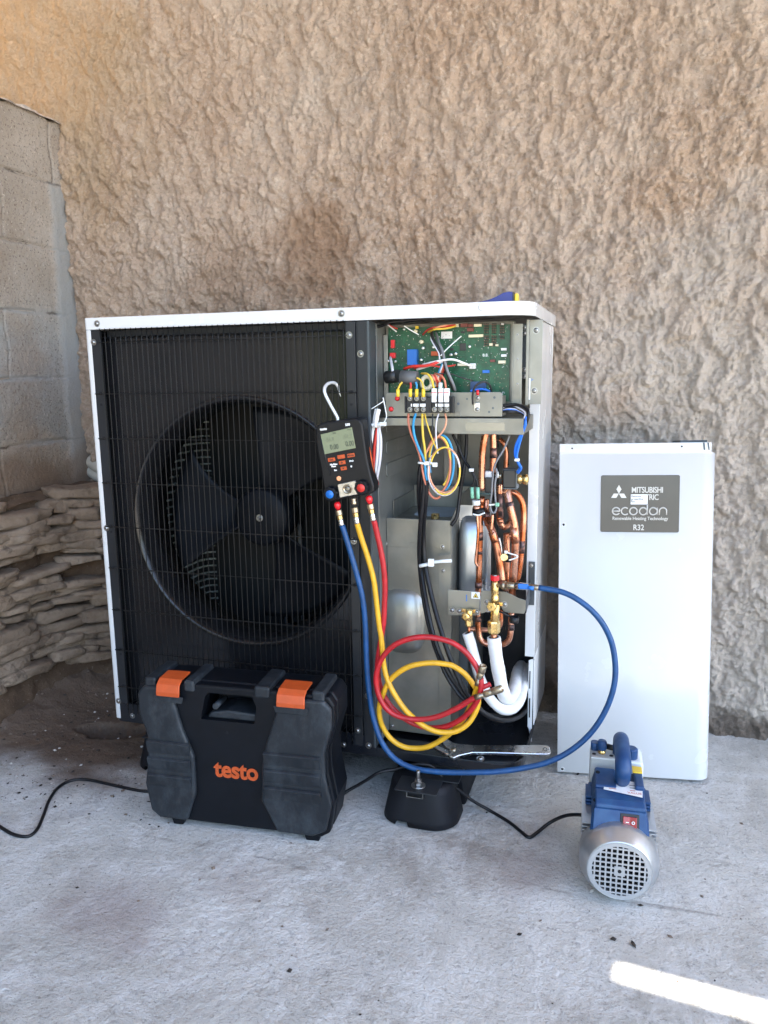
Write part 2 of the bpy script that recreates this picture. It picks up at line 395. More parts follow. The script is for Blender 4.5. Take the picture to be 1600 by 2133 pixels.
# ---- concrete block wall on the left, with courses, mortar and a sawn filler piece
BX = -0.505
def block_h(y, z):
    n = fbm(y * 7, z * 7, 3, 71)
    h = fbm(y * 60, z * 60, 3, 72) * 0.0016 + n * 0.002
    zz = z + 0.006 * fbm(y * 6, z * 0 + 3.3, 2, 73)
    k = np.round((zz - 0.6) / 0.2); dz = np.abs(zz - 0.6 - k * 0.2)
    g = sst(0.007, 0.001, dz)
    fill = sst(-0.1, 0.35, fbm(y * 9 + k * 3.1, z * 0 + k * 1.7, 2, 75))           # joints partly smeared over
    h = h - g * 0.007 * (1 - 0.8 * fill)
    vj = np.full_like(y, 9.0)
    for c, ys in ((5, (0.555, 0.06)), (4, (0.33, -0.17)), (3, (0.10, -0.4)), (2, (0.30,)), (1, (0.16, -0.34)), (0, (0.235, -0.2))):
        inrow = (zz >= 0.6 + 0.2 * c) & (zz < 0.8 + 0.2 * c)
        for yy in ys:
            yj = yy + 0.004 * np.sin(z * 40 + c)
            vj = np.where(inrow, np.minimum(vj, np.abs(y - yj) * (1.0 if (c in (5,)) else 1.8)), vj)
    h = h - sst(0.006, 0.001, vj) * 0.009
    band = sst(0.515, 0.55, y + n * 0.02) * sst(1.62, 1.58, z + n * 0.02)          # mortar smeared along the corner
    h = h * (1 - 0.8 * band) + band * 0.005
    return h, band
m_block = surf('concrete_block', ((3, 5, 0.6), [(0.35, (0.27, 0.230, 0.185)), (0.6, (0.34, 0.295, 0.245)), (0.75, (0.37, 0.34, 0.30))]),
    [('attr', 'cool', 0.0, 1.0, (0.26, 0.26, 0.245), 0.85),
     ('attr', 'crack', 0.0, 1.0, (0.06, 0.045, 0.035), 0.85), ('noise', (150, 3, 0.7), 0.56, 0.66, (0.07, 0.05, 0.04), 0.7), ('noise', (130, 2, 0.6), 0.64, 0.72, (0.55, 0.50, 0.42), 0.5),
     ('noise', (4.2, 4, 0.6), 0.53, 0.68, (0.20, 0.135, 0.085), 0.35),
     ('attr', 'mortar', 0.0, 1.0, (0.28, 0.28, 0.265), 0.85), ('attr', 'mud', 0.0, 1.0, (0.16, 0.105, 0.068), 0.8)],
    rough=0.95, bumps=((130, 6, 0.9, 0.004), (420, 3, 0.6, 0.0015)))
def bl_attr(u, v, X, Y, Z):
    h, band = block_h(u, v); n = fbm(u * 5, v * 5, 4, 77)
    k = np.floor((v - 0.6) / 0.2); j = np.where(k >= 3, 0.0, 1.0)
    joint = sst(0.016, 0.006, np.abs(v - 0.6 - np.round((v - 0.6) / 0.2) * 0.2) + n * 0.01) * sst(0.1, 0.5, fbm(u * 4, v * 2, 2, 78) + 0.35)
    ck = sst(0.0055, 0.0015, np.abs(v + 0.006 * fbm(u * 6, v * 0 + 3.3, 2, 73) - 0.6 - np.round((v - 0.6) / 0.2) * 0.2 + 0.004 * fbm(u * 60, v * 3, 2, 79))) * sst(-0.1, 0.15, fbm(u * 7 + np.round((v - 0.6) / 0.2) * 5.3, v * 0, 2, 80))
    ck = np.maximum(ck, sst(0.0050, 0.0015, np.abs(u - 0.555 - 0.004 * np.sin(v * 40 + 5))) * (v > 1.6))
    return {'crack': ck, 'cool': np.clip(sst(1.25, 1.15, v + n * 0.15) * sst(0.78, 0.88, v + n * 0.1) * (0.65 + 0.8 * n), 0, 1), 'mortar': np.clip(band + joint * sst(1.45, 1.35, v) * 0.7, 0, 1), 'mud': sst(0.84, 0.66, v + n * 0.1)}
ZT = lambda y: 1.80 + 0.004 * np.sin(y * 31) + 0.003 * np.sin(y * 83)
bw = grid_obj('block_wall', axis(-2.6, -0.15, 0.6165, 0.62, 0.0036, 0.05), axis(0.60, 0.605, 1.796, 1.800, 0.0036, 0.05),
              lambda u, v: (BX + block_h(u, v)[0], u, v + sst(1.78, 1.80, v) * (0.005 * np.sin(u * 31) + 0.004 * np.sin(u * 97) - 0.002)), [m_block], attr=bl_attr)
tag(bw, 'grey concrete block wall with smeared mortar joints at the left edge', 'wall')
MB().box((BX - 0.20, -2.6, 0.55), (BX - 0.006, 0.62, 1.790)).build('wall_core', m_block, bw)
# crumbling mortar bed left on top of the wall
def bed(u, v):
    h = 0.004 + 0.009 * sst(-0.3, 0.4, fbm(u * 25, v * 25, 3, 81)); e = sst(0.0, 0.012, v - (BX - 0.19)) * sst(0.012, -0.002, v - BX + 0.0)
    return (v + 0.003 * np.sin(u * 70), u, 1.788 + h * e + 0.004 * e)
m_bed = mat('pale_mortar', (0.46, 0.40, 0.33), 0.95, var=0.2, vs=60, bump=0.6, bs=200)
mb = grid_obj('mortar_bed', np.arange(-1.0, 0.621, 0.006), np.arange(BX - 0.19, BX + 0.0161, 0.006), bed, [m_bed]); mb.parent = bw

# ---- rubble footing under the blocks: flat stones bedded in soil, curving round the corner
m_stone = surf('field_stone', ((6, 6, 0.6), [(0.3, (0.15, 0.105, 0.070)), (0.55, (0.26, 0.19, 0.132)), (0.75, (0.38, 0.30, 0.225))]),
    [('noise', (70, 4, 0.6), 0.60, 0.74, (0.24, 0.20, 0.16), 0.35), ('noise', (22, 4, 0.6), 0.56, 0.68, (0.08, 0.056, 0.040), 0.6)], rough=0.95, bumps=((60, 8, 1.0, 0.010), (260, 4, 0.8, 0.003)))
m_soil = surf('earth', ((9, 6, 0.65), [(0.3, (0.055, 0.033, 0.020)), (0.6, (0.095, 0.060, 0.037)), (0.8, (0.14, 0.095, 0.062))]),
    [('noise', (120, 3, 0.6), 0.62, 0.72, (0.30, 0.25, 0.20), 0.3)], rough=1.0, bumps=((60, 6, 0.8, 0.006), (260, 4, 0.7, 0.002)))
path = [Vector((-0.47, -1.6, 0)), Vector((-0.475, -0.7, 0)), Vector((-0.475, 0.0, 0)), Vector((-0.465, 0.22, 0)), Vector((-0.42, 0.37, 0)), Vector((-0.32, 0.46, 0)), Vector((-0.15, 0.51, 0)), Vector((0.15, 0.535, 0)), Vector((0.5, 0.55, 0))]
pl = catmull(path, 12); acc = [0]
for a_, b_ in zip(pl, pl[1:]): acc.append(acc[-1] + (b_ - a_).length)
def onpath(s):
    s = max(0, min(acc[-1] - 1e-4, s)); i = next(k for k in range(len(acc) - 1) if acc[k + 1] > s)
    t = (s - acc[i]) / (acc[i + 1] - acc[i]); p = pl[i].lerp(pl[i + 1], t); d = (pl[i + 1] - pl[i]).normalized()
    return p, Vector((d.y, -d.x, 0))
footing = thing('stone_footing', 'old rubble stone footing of flat brown stones below the block wall', 'stone wall', Matrix.Translation((-0.5, 0.3, 0)))
rs = random.Random(5)
from mathutils import noise as mn
S = MB(); z = 0.10; row = 0
while z < 0.64:
    hh = rs.uniform(0.020, 0.038); s0 = 0.05 + rs.uniform(0, 0.15)
    while s0 < acc[-1]:
        L_ = rs.uniform(0.07, 0.24); p, nrm = onpath(s0 + L_ / 2); jut = rs.uniform(-0.008, 0.022) + 0.03 * (0.6 - z)
        hz = hh * rs.uniform(0.75, 1.1); tl = rs.uniform(-0.06, 0.06); sd = rs.uniform(0, 99)
        cen = p + nrm * jut + Vector((0, 0, z + hh / 2 + 0.012 * math.sin(s0 * 7 + row)))
        tan = Vector((-nrm.y, nrm.x, 0)); nu_, nv_ = 40, 18; vv = []; fs = []
        for i in range(nv_ + 1):
            ph = -math.pi / 2 + math.pi * i / nv_
            for k in range(nu_):
                th = 2 * math.pi * k / nu_
                def sg(x, e): return math.copysign(abs(x) ** e, x)
                lx = sg(math.cos(th), 0.4) * sg(math.cos(ph), 0.25) * L_ * 0.53; ly = sg(math.sin(th), 0.55) * sg(math.cos(ph), 0.45) * 0.055; lz = sg(math.sin(ph), 0.45) * hz * 0.60
                q = Vector((lx, ly, lz)); nn = mn.noise(q * 18 + Vector((sd, 0, 0))) * 0.032 + mn.noise(q * 50 + Vector((sd, 5, 0))) * 0.022 + mn.noise(q * 140 + Vector((sd, 9, 0))) * 0.010
                q = q * (1 + nn * 7); q.z += lx * tl; q.z *= 1 + 0.7 * mn.noise(Vector((lx * 11, sd, 0)))
                vv.append(cen + tan * q.x + nrm * q.y + Vector((0, 0, q.z)))
        for i in range(nv_):
            for k in range(nu_): fs.append((i * nu_ + k, i * nu_ + (k + 1) % nu_, (i + 1) * nu_ + (k + 1) % nu_, (i + 1) * nu_ + k))
        if rs.random() > 0.06 and (cen.z > 0.12): S.add(vv, fs, 0, True)
        s0 += L_ * rs.uniform(0.92, 1.02)
    z += hh * 0.93; row += 1
S.build('stones', m_stone, footing)
# earth packed behind and between the stones
U_ = np.linspace(0.0, acc[-1], 260); V_ = np.linspace(-0.06, 0.66, 110)
pp = [onpath(s) for s in U_]; PX_ = np.array([p.x for p, _ in pp]); PY_ = np.array([p.y for p, _ in pp]); NX_ = np.array([n.x for _, n in pp]); NY_ = np.array([n.y for _, n in pp])
def soilf(u, v):
    i = np.searchsorted(U_, u).clip(0, len(U_) - 1); d = 0.014 + 0.02 * fbm(u * 14, v * 14, 4, 91) + 0.05 * sst(0.3, 0.0, v) - 0.02 * sst(0.5, 0.66, v)
    return PX_[i] + NX_[i] * d, PY_[i] + NY_[i] * d, v
so_ = grid_obj('earth_packing', U_, V_, soilf, [m_soil]); so_.parent = footing; so_.matrix_parent_inverse = WM[footing.name].inverted()
# ledge of earth closing the footing against the walls above
def ledge(u, v):
    i = np.searchsorted(U_, u).clip(0, len(U_) - 1); d = v
    return PX_[i] + NX_[i] * (0.012 - d), PY_[i] + NY_[i] * (0.012 - d), 0.655 - 0.02 * sst(0.03, 0, d) + 0.015 * fbm(u * 12, v * 30, 3, 95)
le = grid_obj('earth_ledge', U_, np.linspace(0, 0.2, 14), ledge, [m_soil]); le.parent = footing; le.matrix_parent_inverse = WM[footing.name].inverted()

# ---- concrete floor with the soil bank in the corner
def floor_mask(u, v):
    n = fbm(u * 4, v * 4, 4, 101)
    # soil: left of the machine and behind the tool case
    d = sst(-0.22, 0.06, v + n * 0.20 - 0.22 * sst(0.2, 0.7, u) ) * sst(0.72, 0.40, u + n * 0.2)
    hole = sst(0.13, 0.05, np.hypot((u + 0.13) * 0.75, (v - 0.17) * 2.0 - 0.3 * u))
    return np.clip(np.maximum(d, hole), 0, 1)
def floor_z(u, v):
    m = floor_mask(u, v)
    near = sst(-0.25, -0.47, u) * sst(-0.15, 0.30, v) + 0.9 * sst(0.25, 0.50, v) * sst(0.5, -0.2, u)
    h = np.clip(near, 0, 1.3) * 0.10 * (1 + 0.5 * fbm(u * 9, v * 9, 3, 103))
    hole = sst(0.085, 0.055, np.hypot((u + 0.13) * 0.75, (v - 0.17) * 2.0 - 0.3 * u + fbm(u * 14, v * 14, 2, 104) * 0.05))
    rough = sst(-0.05, 0.3, fbm(u * 2.6, v * 2.6, 3, 105))
    f = fbm(u * 3, v * 3, 3, 106) * 0.003 + fbm(u * 55, v * 55, 3, 107) * (0.0005 + 0.0022 * rough) + m * fbm(u * 28, v * 28, 4, 108) * 0.006
    return f + h - hole * 0.20
m_floor = surf('worn_concrete', ((2.4, 6, 0.6), [(0.3, (0.35, 0.335, 0.300)), (0.5, (0.49, 0.475, 0.435)), (0.7, (0.62, 0.605, 0.565))]),
    [('noise', (5.5, 5, 0.65, 0.6, (1, 1.8, 1)), 0.50, 0.66, (0.62, 0.615, 0.59), 0.6),
     ('noise', (9, 8, 0.75, 0.5, (1.6, 0.7, 1)), 0.50, 0.62, (0.66, 0.655, 0.63), 0.5), ('noise', (14, 8, 0.8), 0.55, 0.66, (0.27, 0.255, 0.23), 0.5),
     ('noise', (3.1, 6, 0.7, 0.4), 0.56, 0.70, (0.20, 0.165, 0.135), 0.45),
     ('noise', (42, 5, 0.75), 0.54, 0.68, (0.20, 0.19, 0.175), 0.5),
     ('noise', (150, 3, 0.7), 0.57, 0.68, (0.15, 0.14, 0.125), 0.5),
     ('noise', (95, 3, 0.7), 0.61, 0.72, (0.62, 0.62, 0.60), 0.55),
     ('attr', 'stain', 0.0, 1.0, (0.20, 0.14, 0.13), 0.45), ('attr', 'crack', 0.0, 1.0, (0.16, 0.14, 0.12), 0.5),
     ('attr', 'soil', 0.0, 1.0, (0.092, 0.056, 0.033), 0.96)],
    rough=0.85, bumps=((90, 7, 0.9, 0.007), (300, 4, 0.8, 0.0025)))
def fl_attr(u, v, X, Y, Z):
    n = fbm(u * 6, v * 6, 4, 111)
    A1 = PZ(240, 1900, 0); A2 = PZ(520, 1840, 0)
    st = sst(0.16, 0.0, np.hypot((u - A1.x) * 0.8, (v - A1.y)) + n * 0.10) * 1.0 + sst(0.16, 0.0, np.hypot(u - 1.08, (v + 0.19) * 1.3) + n * 0.1) * 0.9 + sst(0.14, 0, np.hypot(u - A2.x, v - A2.y) + n * 0.14) * 0.5 + sst(0.12, 0, np.hypot(u - 1.12, v - 0.0) + n * 0.14) * 0.5
    ck = np.zeros_like(u)
    for line in (((1060, 1835), (1200, 1862), (1330, 1880), (1480, 1905), (1640, 1935)), ((300, 1742), (420, 1760), (560, 1790), (640, 1812))):
        pts_ = [PZ(a, b, 0) for a, b in line]
        for p, q in zip(pts_, pts_[1:]):
            dx, dy = q.x - p.x, q.y - p.y; t = np.clip(((u - p.x) * dx + (v - p.y) * dy) / (dx * dx + dy * dy), 0, 1)
            ck = np.maximum(ck, sst(0.006, 0.001, np.hypot(u - p.x - t * dx, v - p.y - t * dy) + 0.004 * n) * sst(-0.25, 0.1, fbm(u * 11, v * 11, 2, 118)))
    return {'crack': ck, 'soil': floor_mask(u, v) ** 0.8, 'stain': np.clip(st, 0, 1)}
fl = grid_obj('floor', axis(-0.75, -0.6, 2.1, 5.0, 0.006, 0.08), axis(-2.9, -0.85, 0.62, 0.66, 0.006, 0.08), lambda u, v: (u, v, floor_z(u, v)), [m_floor], attr=fl_attr)
tag(fl, kind='structure')
m_ground = surf('gravel_bounce_yard', ((3, 5, 0.6), [(0.3, (0.28, 0.24, 0.19)), (0.7, (0.36, 0.31, 0.25))]), [], rough=1.0)  # outer ground out of view, made pale to bounce warm sun inward
g = MB().add([(-400, -400, -0.09), (400, -400, -0.09), (400, 400, -0.09), (-400, 400, -0.09)], [(0, 1, 2, 3)]).build('ground', m_ground); tag(g, kind='structure')
# clods, small stones and bits of bark on the soil: nobody could count them
D = MB()
for k in range(700):
    x = rs.uniform(-0.5, 0.3); y = rs.uniform(-0.25, 0.35)
    if rs.random() < 0.25: x = rs.uniform(-0.4, 1.6); y = rs.uniform(-0.6, 0.5)
    r = rs.choice((0.0014, 0.002, 0.003, 0.0055)) * rs.uniform(0.6, 1.1)
    zz = float(floor_z(np.array([x]), np.array([y]))[0]); T = Matrix.Translation((x, y, zz + r * 0.3)) @ Matrix.Rotation(rs.uniform(0, 6), 4, 'Z') @ Matrix.Rotation(rs.uniform(-.4, .4), 4, 'X')
    vv = [(rs.uniform(.7, 1.2) * r * a * (2.2 if k % 9 == 0 else 1.2), rs.uniform(.7, 1.2) * r * b, rs.uniform(.6, 1) * r * c * .7) for a, b, c in ((1, 0, 0), (-1, 0, 0), (0, 1, 0), (0, -1, 0), (0, 0, 1), (0, 0, -1))]
    D.add(vv, [(0, 2, 4), (2, 1, 4), (1, 3, 4), (3, 0, 4), (2, 0, 5), (1, 2, 5), (3, 1, 5), (0, 3, 5)], rs.choice((0, 0, 0, 0, 1, 1, 1, 2)), False, T)
d_ = D.build('crumbs', [mat('dark_bark', (0.03, 0.022, 0.016), 0.9), mat('grit', (0.16, 0.12, 0.09), 0.95), mat('pale_grit', (0.45, 0.42, 0.38), 0.9)]); tag(d_, kind='stuff')

# ---- the lean-to roof overhead that shades the corner, out of view; its two gaps are cut to aim the sun
RZ = 3.4
m_roof = mat('roof_boards', (0.30, 0.22, 0.15), 0.8, var=0.2, vs=6, stretch=(1, 12, 1))
def sunhit(p, z=RZ): return p + SUN * ((z - p.z) / SUN.z)
q4 = [PZ(1290, 2003, 0), PZ(1640, 2098, 0), PZ(1640, 2146, 0), PZ(1284, 2040, 0)]
q4 = [sunhit(p) for p in q4]
roof = MB()
def hole_plate(x0, x1, y0, y1, q):
    """ceiling panel x0..x1, y0..y1 with the quadrilateral hole q (far-left, far-right, near-right, near-left)"""
    o = [Vector((x0, y1, RZ)), Vector((x1, y1, RZ)), Vector((x1, y0, RZ)), Vector((x0, y0, RZ))]
    for zoff in (0.0, 0.03):
        v = [p + Vector((0, 0, zoff)) for p in o + list(q)]
        roof.add(v, [(0, 1, 5, 4), (1, 2, 6, 5), (2, 3, 7, 6), (3, 0, 4, 7)])
hx = [p.x for p in q4]; hy = [p.y for p in q4]
X0, X1 = min(hx) - 0.05, max(hx) + 0.05; Y0, Y1 = min(hy) - 0.05, max(hy) + 0.05
XR, YF = 4.6, -2.0
hole_plate(X0, X1, Y0, Y1, q4)
G = (-0.80, -0.10, 0.04, 0.60)      # gap that is placed to put sun on the added bounce boards
q5 = [Vector((G[0], G[3], RZ)), Vector((G[1], G[3], RZ)), Vector((G[1], G[2], RZ)), Vector((G[0], G[2], RZ))]
H5 = (G[0] - 0.1, G[1] + 0.1, G[2] - 0.1, G[3] + 0.1)
hole_plate(*H5, q5)
bx = sorted({-2.4, XR, X0, X1, H5[0], H5[1]}); by = sorted({YF, 1.0, Y0, Y1, H5[2], H5[3]})
for xa, xb in zip(bx, bx[1:]):
    for ya, yb in zip(by, by[1:]):
        cx_, cy_ = (xa + xb) / 2, (ya + yb) / 2
        if (X0 < cx_ < X1 and Y0 < cy_ < Y1) or (H5[0] < cx_ < H5[1] and H5[2] < cy_ < H5[3]): continue
        roof.box((xa, ya, RZ), (xb, yb, RZ + 0.03))
rf = roof.build('lean_to_roof', m_roof); tag(rf, 'brown board roof overhead out of view, its gaps added to aim sun at floor and boards', 'roof')
pt = MB()  # unseen boards added to throw warm sunlight on the upper left wall
for k in range(9): pt.box((-1.20, -0.9 + k * 0.167, 0.0), (-1.17, -0.9 + k * 0.167 + 0.163, 3.38))
pt = pt.build('bounce_boards', mat('warm_bounce_boards', (0.76, 0.56, 0.32), 0.8, var=0.12, vs=8, stretch=(1, 6, 1))); tag(pt, 'ochre boards out of view, added to bounce warm sunlight on the wall', 'partition')

hg = grid_obj('blocker', np.arange(-9.0, -2.6, 0.12), np.arange(-0.1, 3.7, 0.12), lambda u, v: (-0.75 + 0.10 * fbm(u * 3, v * 3, 3, 131), u, v), [surf('blocker_leaves', ((14, 5, 0.7), [(0.35, (0.02, 0.035, 0.012)), (0.65, (0.06, 0.085, 0.03))]), [], rough=0.8)])
tag(hg, 'unseen tall dark green hedge running forward from the end of the block wall', 'blocker')  # dark mass added out of view to cut light from the left
MB().box((-1.5, -9.0, -0.1), (-0.9, -2.65, 3.5)).build('blocker_mass', hg.data.materials[0], hg)
# ================================================================ THE OUTDOOR UNIT
HP = thing('heat_pump', 'large white outdoor heat pump with black fan grille, its wiring and copper pipework laid open', 'heat pump', Matrix.Translation((0.53, 0.25, 0.095)))
def tri(M, x, y, z): return M
def plan(x0, y0, x1, y1, rfr, rfl=0.012, n=8):
    return rrect(x0, y0, x1, y1, 0, n, (rfl, rfr, 0.006, 0.006))
# lid: a folded tray turned upside down
W, D = 1.064, 0.50
def shell(outer, inner, z0, z1, zt, mb, mat=0):
    n = len(outer)
    v = [(p[0], p[1], z0) for p in outer] + [(p[0], p[1], z1) for p in outer] + [(p[0], p[1], z0) for p in inner] + [(p[0], p[1], zt) for p in inner]
    f = []
    for i in range(n):
        j = (i + 1) % n
        f += [(i, j, n + j, n + i), (2 * n + j, 2 * n + i, 3 * n + i, 3 * n + j), (j, i, 2 * n + i, 2 * n + j)]
    mb.add(v, f, mat, False); mb.add(v[n:2 * n], [tuple(range(n))], mat); mb.add(v[3 * n:], [tuple(range(n))[::-1]], mat)
lid = MB(); shell(plan(0, 0, W, D, 0.062), plan(0.002, 0.002, W - 0.002, D - 0.002, 0.060, 0.010), 1.1125, 1.140, 1.137, lid)
lid = lid.build('lid', M_['white'], HP, bevel=0.003, bseg=3)

SCREW = MB(); SCREW.lathe([(0.0052, 0), (0.0054, 0.0012), (0.0040, 0.0034), (0.0022, 0.0042)], (0, 0, 0), (0, -1, 0), 16, 0).lathe([(0.0075, 0), (0.0075, 0.0009)], (0, 0.0005, 0), (0, -1, 0), 18, 0)
SCREW.cbox((0, -0.0040, 0), (0.0034, 0.0012, 0.0008), 1).cbox((0, -0.0041, 0), (0.0008, 0.0012, 0.0034), 1)
_sc = None
def screw(p, parent=None, s=1.0, d=(0, -1, 0)):
    global _sc
    parent = parent or HP
    if _sc is None:
        _sc = SCREW.build('screw', [M_['screw'], M_['hole']], HP, world=False); o = _sc
    else:
        o = _sc.copy(); COL.objects.link(o)
    o.parent = parent; o.matrix_parent_inverse = Matrix.Identity(4)
    q = Vector((0, -1, 0)).rotation_difference(Vector(d)).to_matrix().to_4x4()
    o.matrix_basis = WM[parent.name].inverted() @ Matrix.Translation(p) @ q @ Matrix.Rotation(rnd.uniform(0, 3), 4, 'Y') @ Matrix.Scale(s, 4)
    return o
for px, py in ((202, 674), (711, 653)): screw(P(px, py, -0.001), lid)
MB().lathe([(0.0035, 0), (0.0042, 0.0006)], P(1003, 640, 0.0001), (0, -1, 0), 16).build('screw_hole', M_['hole'], lid)
MB().lathe([(0.0068, 0), (0.0068, 0.0006), (0.0042, 0.0011)], P(1003, 640, 0.0002), (0, -1, 0), 18).build('grommet', M_['whiteframe'], lid)

# left corner panel
lp = MB(); lp.prism(rrect(0.001, 0.001, 0.0185, 0.13, 0, 5, (0.010, 0.001, 0.001, 0.001)), 0.122, 1.112, 'z', 0)
lp.box((0.001, 0.13, 0.122), (0.006, 0.49, 1.112))
lp = lp.build('side_panel', M_['white'], HP, bevel=0.0012)
# right rear panel with the inward front flange
rp = MB(); y0 = 0.205
rp.prism([(1.0600, y0), (1.0600, 0.478), (1.0570, 0.478), (1.0570, y0 + 0.004), (1.0390, y0 + 0.004), (1.0390, y0 + 0.030), (1.0370, y0 + 0.030), (1.0370, y0)], 0.32, 1.112, 'z')
rp.prism([(1.0600, 0.478), (1.0600, 0.485), (0.99, 0.485), (0.99, 0.478)], 0.13, 1.112, 'z')
rp = rp.build('side_panel', M_['white'], HP, bevel=0.0008)
tag(rp, 'white right side panel with folded front flange')
lw = MB(); zb = 0.125
lw.prism([(y0 - 0.004, 0.318), (y0 + 0.004, 0.312), (y0 + 0.010, 0.20), (y0 + 0.02, zb + .01), (0.47, zb), (0.47, 0.318)], 1.0575, 1.0600, 'x')
lw.prism([(1.0470, 0.312), (1.0575, 0.316), (1.0575, 0.10), (1.0540, 0.115), (1.0500, 0.135), (1.0470, 0.14)], y0 - 0.004, y0 - 0.001, 'y')
lw = lw.build('lower_side_panel', M_['whiteframe'], HP, bevel=0.0006)
MB().prism(rrect(1.0495, 0.24, 1.0520, 0.285, 0.001), y0 - 0.0052, y0 - 0.0042).prism(rrect(1.0500, 0.165, 1.0528, 0.215, 0.001), y0 - 0.0052, y0 - 0.0042).build('slot', M_['hole'], lw)

# base pan
bp = MB(); shell(plan(0.004, 0.004, W - 0.006, D - 0.01, 0.060), plan(0.007, 0.007, W - 0.009, D - 0.013, 0.057, 0.009), 0.112, 0.136, 0.1185, bp)
V = bp.v; n = len(plan(0, 0, 1, 1, .06))
bp = MB(); o_, i_ = plan(0.004, 0.004, W - 0.006, D - 0.01, 0.060), plan(0.0065, 0.0065, W - 0.0085, D - 0.0125, 0.0575, 0.0095)
vv = [(p[0], p[1], 0.113) for p in o_] + [(p[0], p[1], 0.136) for p in o_] + [(p[0], p[1], 0.136) for p in i_] + [(p[0], p[1], 0.1185) for p in i_]
ff = []
for i in range(n):
    j = (i + 1) % n; ff += [(i, j, n + j, n + i), (n + i, n + j, 2 * n + j, 2 * n + i), (2 * n + i, 2 * n + j, 3 * n + j, 3 * n + i)]
bp.add(vv, ff); bp.add(vv[:n], [tuple(range(n))[::-1]]); bp.add(vv[3 * n:], [tuple(range(n))])
bp = bp.build('base_pan', M_['dark'], HP, bevel=0.0012)
# low platform ledge in the pan where the front panel hooks on
MB().prism(rrect(0.73, 0.012, 1.045, 0.075, 0, 6, (0.002, 0.05, 0.01, 0.002)), 0.1187, 0.131, 'z').build('pan_ledge', M_['dark'], HP, bevel=0.003)
screw(P(1001, 1578, 0.02) + Vector((0, 0, -0.003)), bp, 1.2, (0, -0.3, 1))
# feet rails under the pan
for x in (0.15, 0.88):
    MB().box((x - 0.045, -0.035, 0.0955), (x + 0.045, 0.52, 0.0985)).box((x - 0.045, 0.02, 0.0985), (x + 0.045, 0.46, 0.1125)).build('foot_rail', M_['darkgrey'], HP, bevel=0.001)

# fan side: dark frame, front sheet with bell mouth
fr = MB()
fr.box((0.0188, 0.002, 0.137), (0.043, 0.010, 1.111)).box((0.0188, 0.010, 0.137), (0.022, 0.06, 1.111))
fr.box((0.043, 0.030, 1.095), (0.666, 0.036, 1.111))
fr = fr.build('frame', M_['darkgrey'], HP, bevel=0.0006)
ms = MB()      # mid post: two strips and the groove between
ms.box((0.667, 0.001, 0.137), (0.6885, 0.012, 1.111)).box((0.6885, 0.006, 0.137), (0.6935, 0.012, 1.111)).box((0.6935, 0.001, 0.137), (0.7155, 0.012, 1.111))
ms.box((0.667, 0.012, 0.137), (0.669, 0.05, 1.111))
mp_ = ms.build('post', M_['darkgrey'], HP, bevel=0.0008)
MB().box((0.7157, 0.0, 0.137), (0.7205, 0.045, 1.111)).build('post_edge', M_['galvd'], mp_, bevel=0.0006)
MB().box((0.699, -0.006, 0.865), (0.713, 0.001, 0.905)).cbox((0.706, -0.007, 0.885), (0.005, 0.002, 0.005)).build('clip', M_['dark'], mp_, bevel=0.001)
sill = MB().box((0.019, 0.0012, 0.120), (0.7205, 0.0038, 0.166)).build('sill', M_['dark'], HP, bevel=0.0006)
for px, py in ((195, 713), (222, 1100), (247, 1460), (727, 698), (737, 1127), (745, 1522), (751, 737), (766, 1450), (768, 1553), (276, 1491), (716, 1551)):
    y = 0.0006
    screw(P(px, py, y))
FX, FZ, FY = 0.387, 0.650, 0.034
sheet = MB(); N = 96; RO = 0.302
rc = [(0.022, 0.137), (0.73, 0.137), (0.73, 1.105), (0.022, 1.105)]
def border(a):
    dx, dz = math.cos(a), math.sin(a); t = 1e9
    if dx > 1e-9: t = min(t, (0.715 - FX) / dx)
    if dx < -1e-9: t = min(t, (0.022 - FX) / dx)
    if dz > 1e-9: t = min(t, (1.105 - FZ) / dz)
    if dz < -1e-9: t = min(t, (0.137 - FZ) / dz)
    return FX + dx * t, FZ + dz * t
angs = sorted([2 * math.pi * k / N for k in range(N)] + [math.atan2(z - FZ, x - FX) % (2 * math.pi) for x, z in ((0.022, 0.137), (0.715, 0.137), (0.715, 1.105), (0.022, 1.105))])
vo = [(*border(a)[:1], FY, border(a)[1]) for a in angs]; n = len(angs)
rings = [(RO + 0.004, FY), (RO + 0.0015, FY - 0.006), (RO - 0.003, FY - 0.0075), (RO - 0.008, FY - 0.004), (RO - 0.014, FY + 0.010), (RO - 0.018, FY + 0.04), (RO - 0.0185, FY + 0.11)]
vv = list(vo)
for r_, y_ in rings: vv += [(FX + r_ * math.cos(a), y_, FZ + r_ * math.sin(a)) for a in angs]
sheet.add(vv, [(i, (i + 1) % n, n + (i + 1) % n, n + i) for i in range(n)], 0, False)
for k in range(len(rings) - 1):
    sheet.add(vv[(k + 1) * n:(k + 3) * n], [(i, (i + 1) % n, n + (i + 1) % n, n + i) for i in range(n)], 0, True)
M_['sheet'] = mat('satin_black_sheet', (0.012, 0.012, 0.0135), 0.2, 0.2, var=0.08, vs=4, rvar=0.05, bump=0.05, bs=25, bd=0.002)
sheet = sheet.build('fan_shroud', M_['sheet'], HP)
md = sheet.modifiers.new('thick', 'SOLIDIFY'); md.thickness = 0.0012
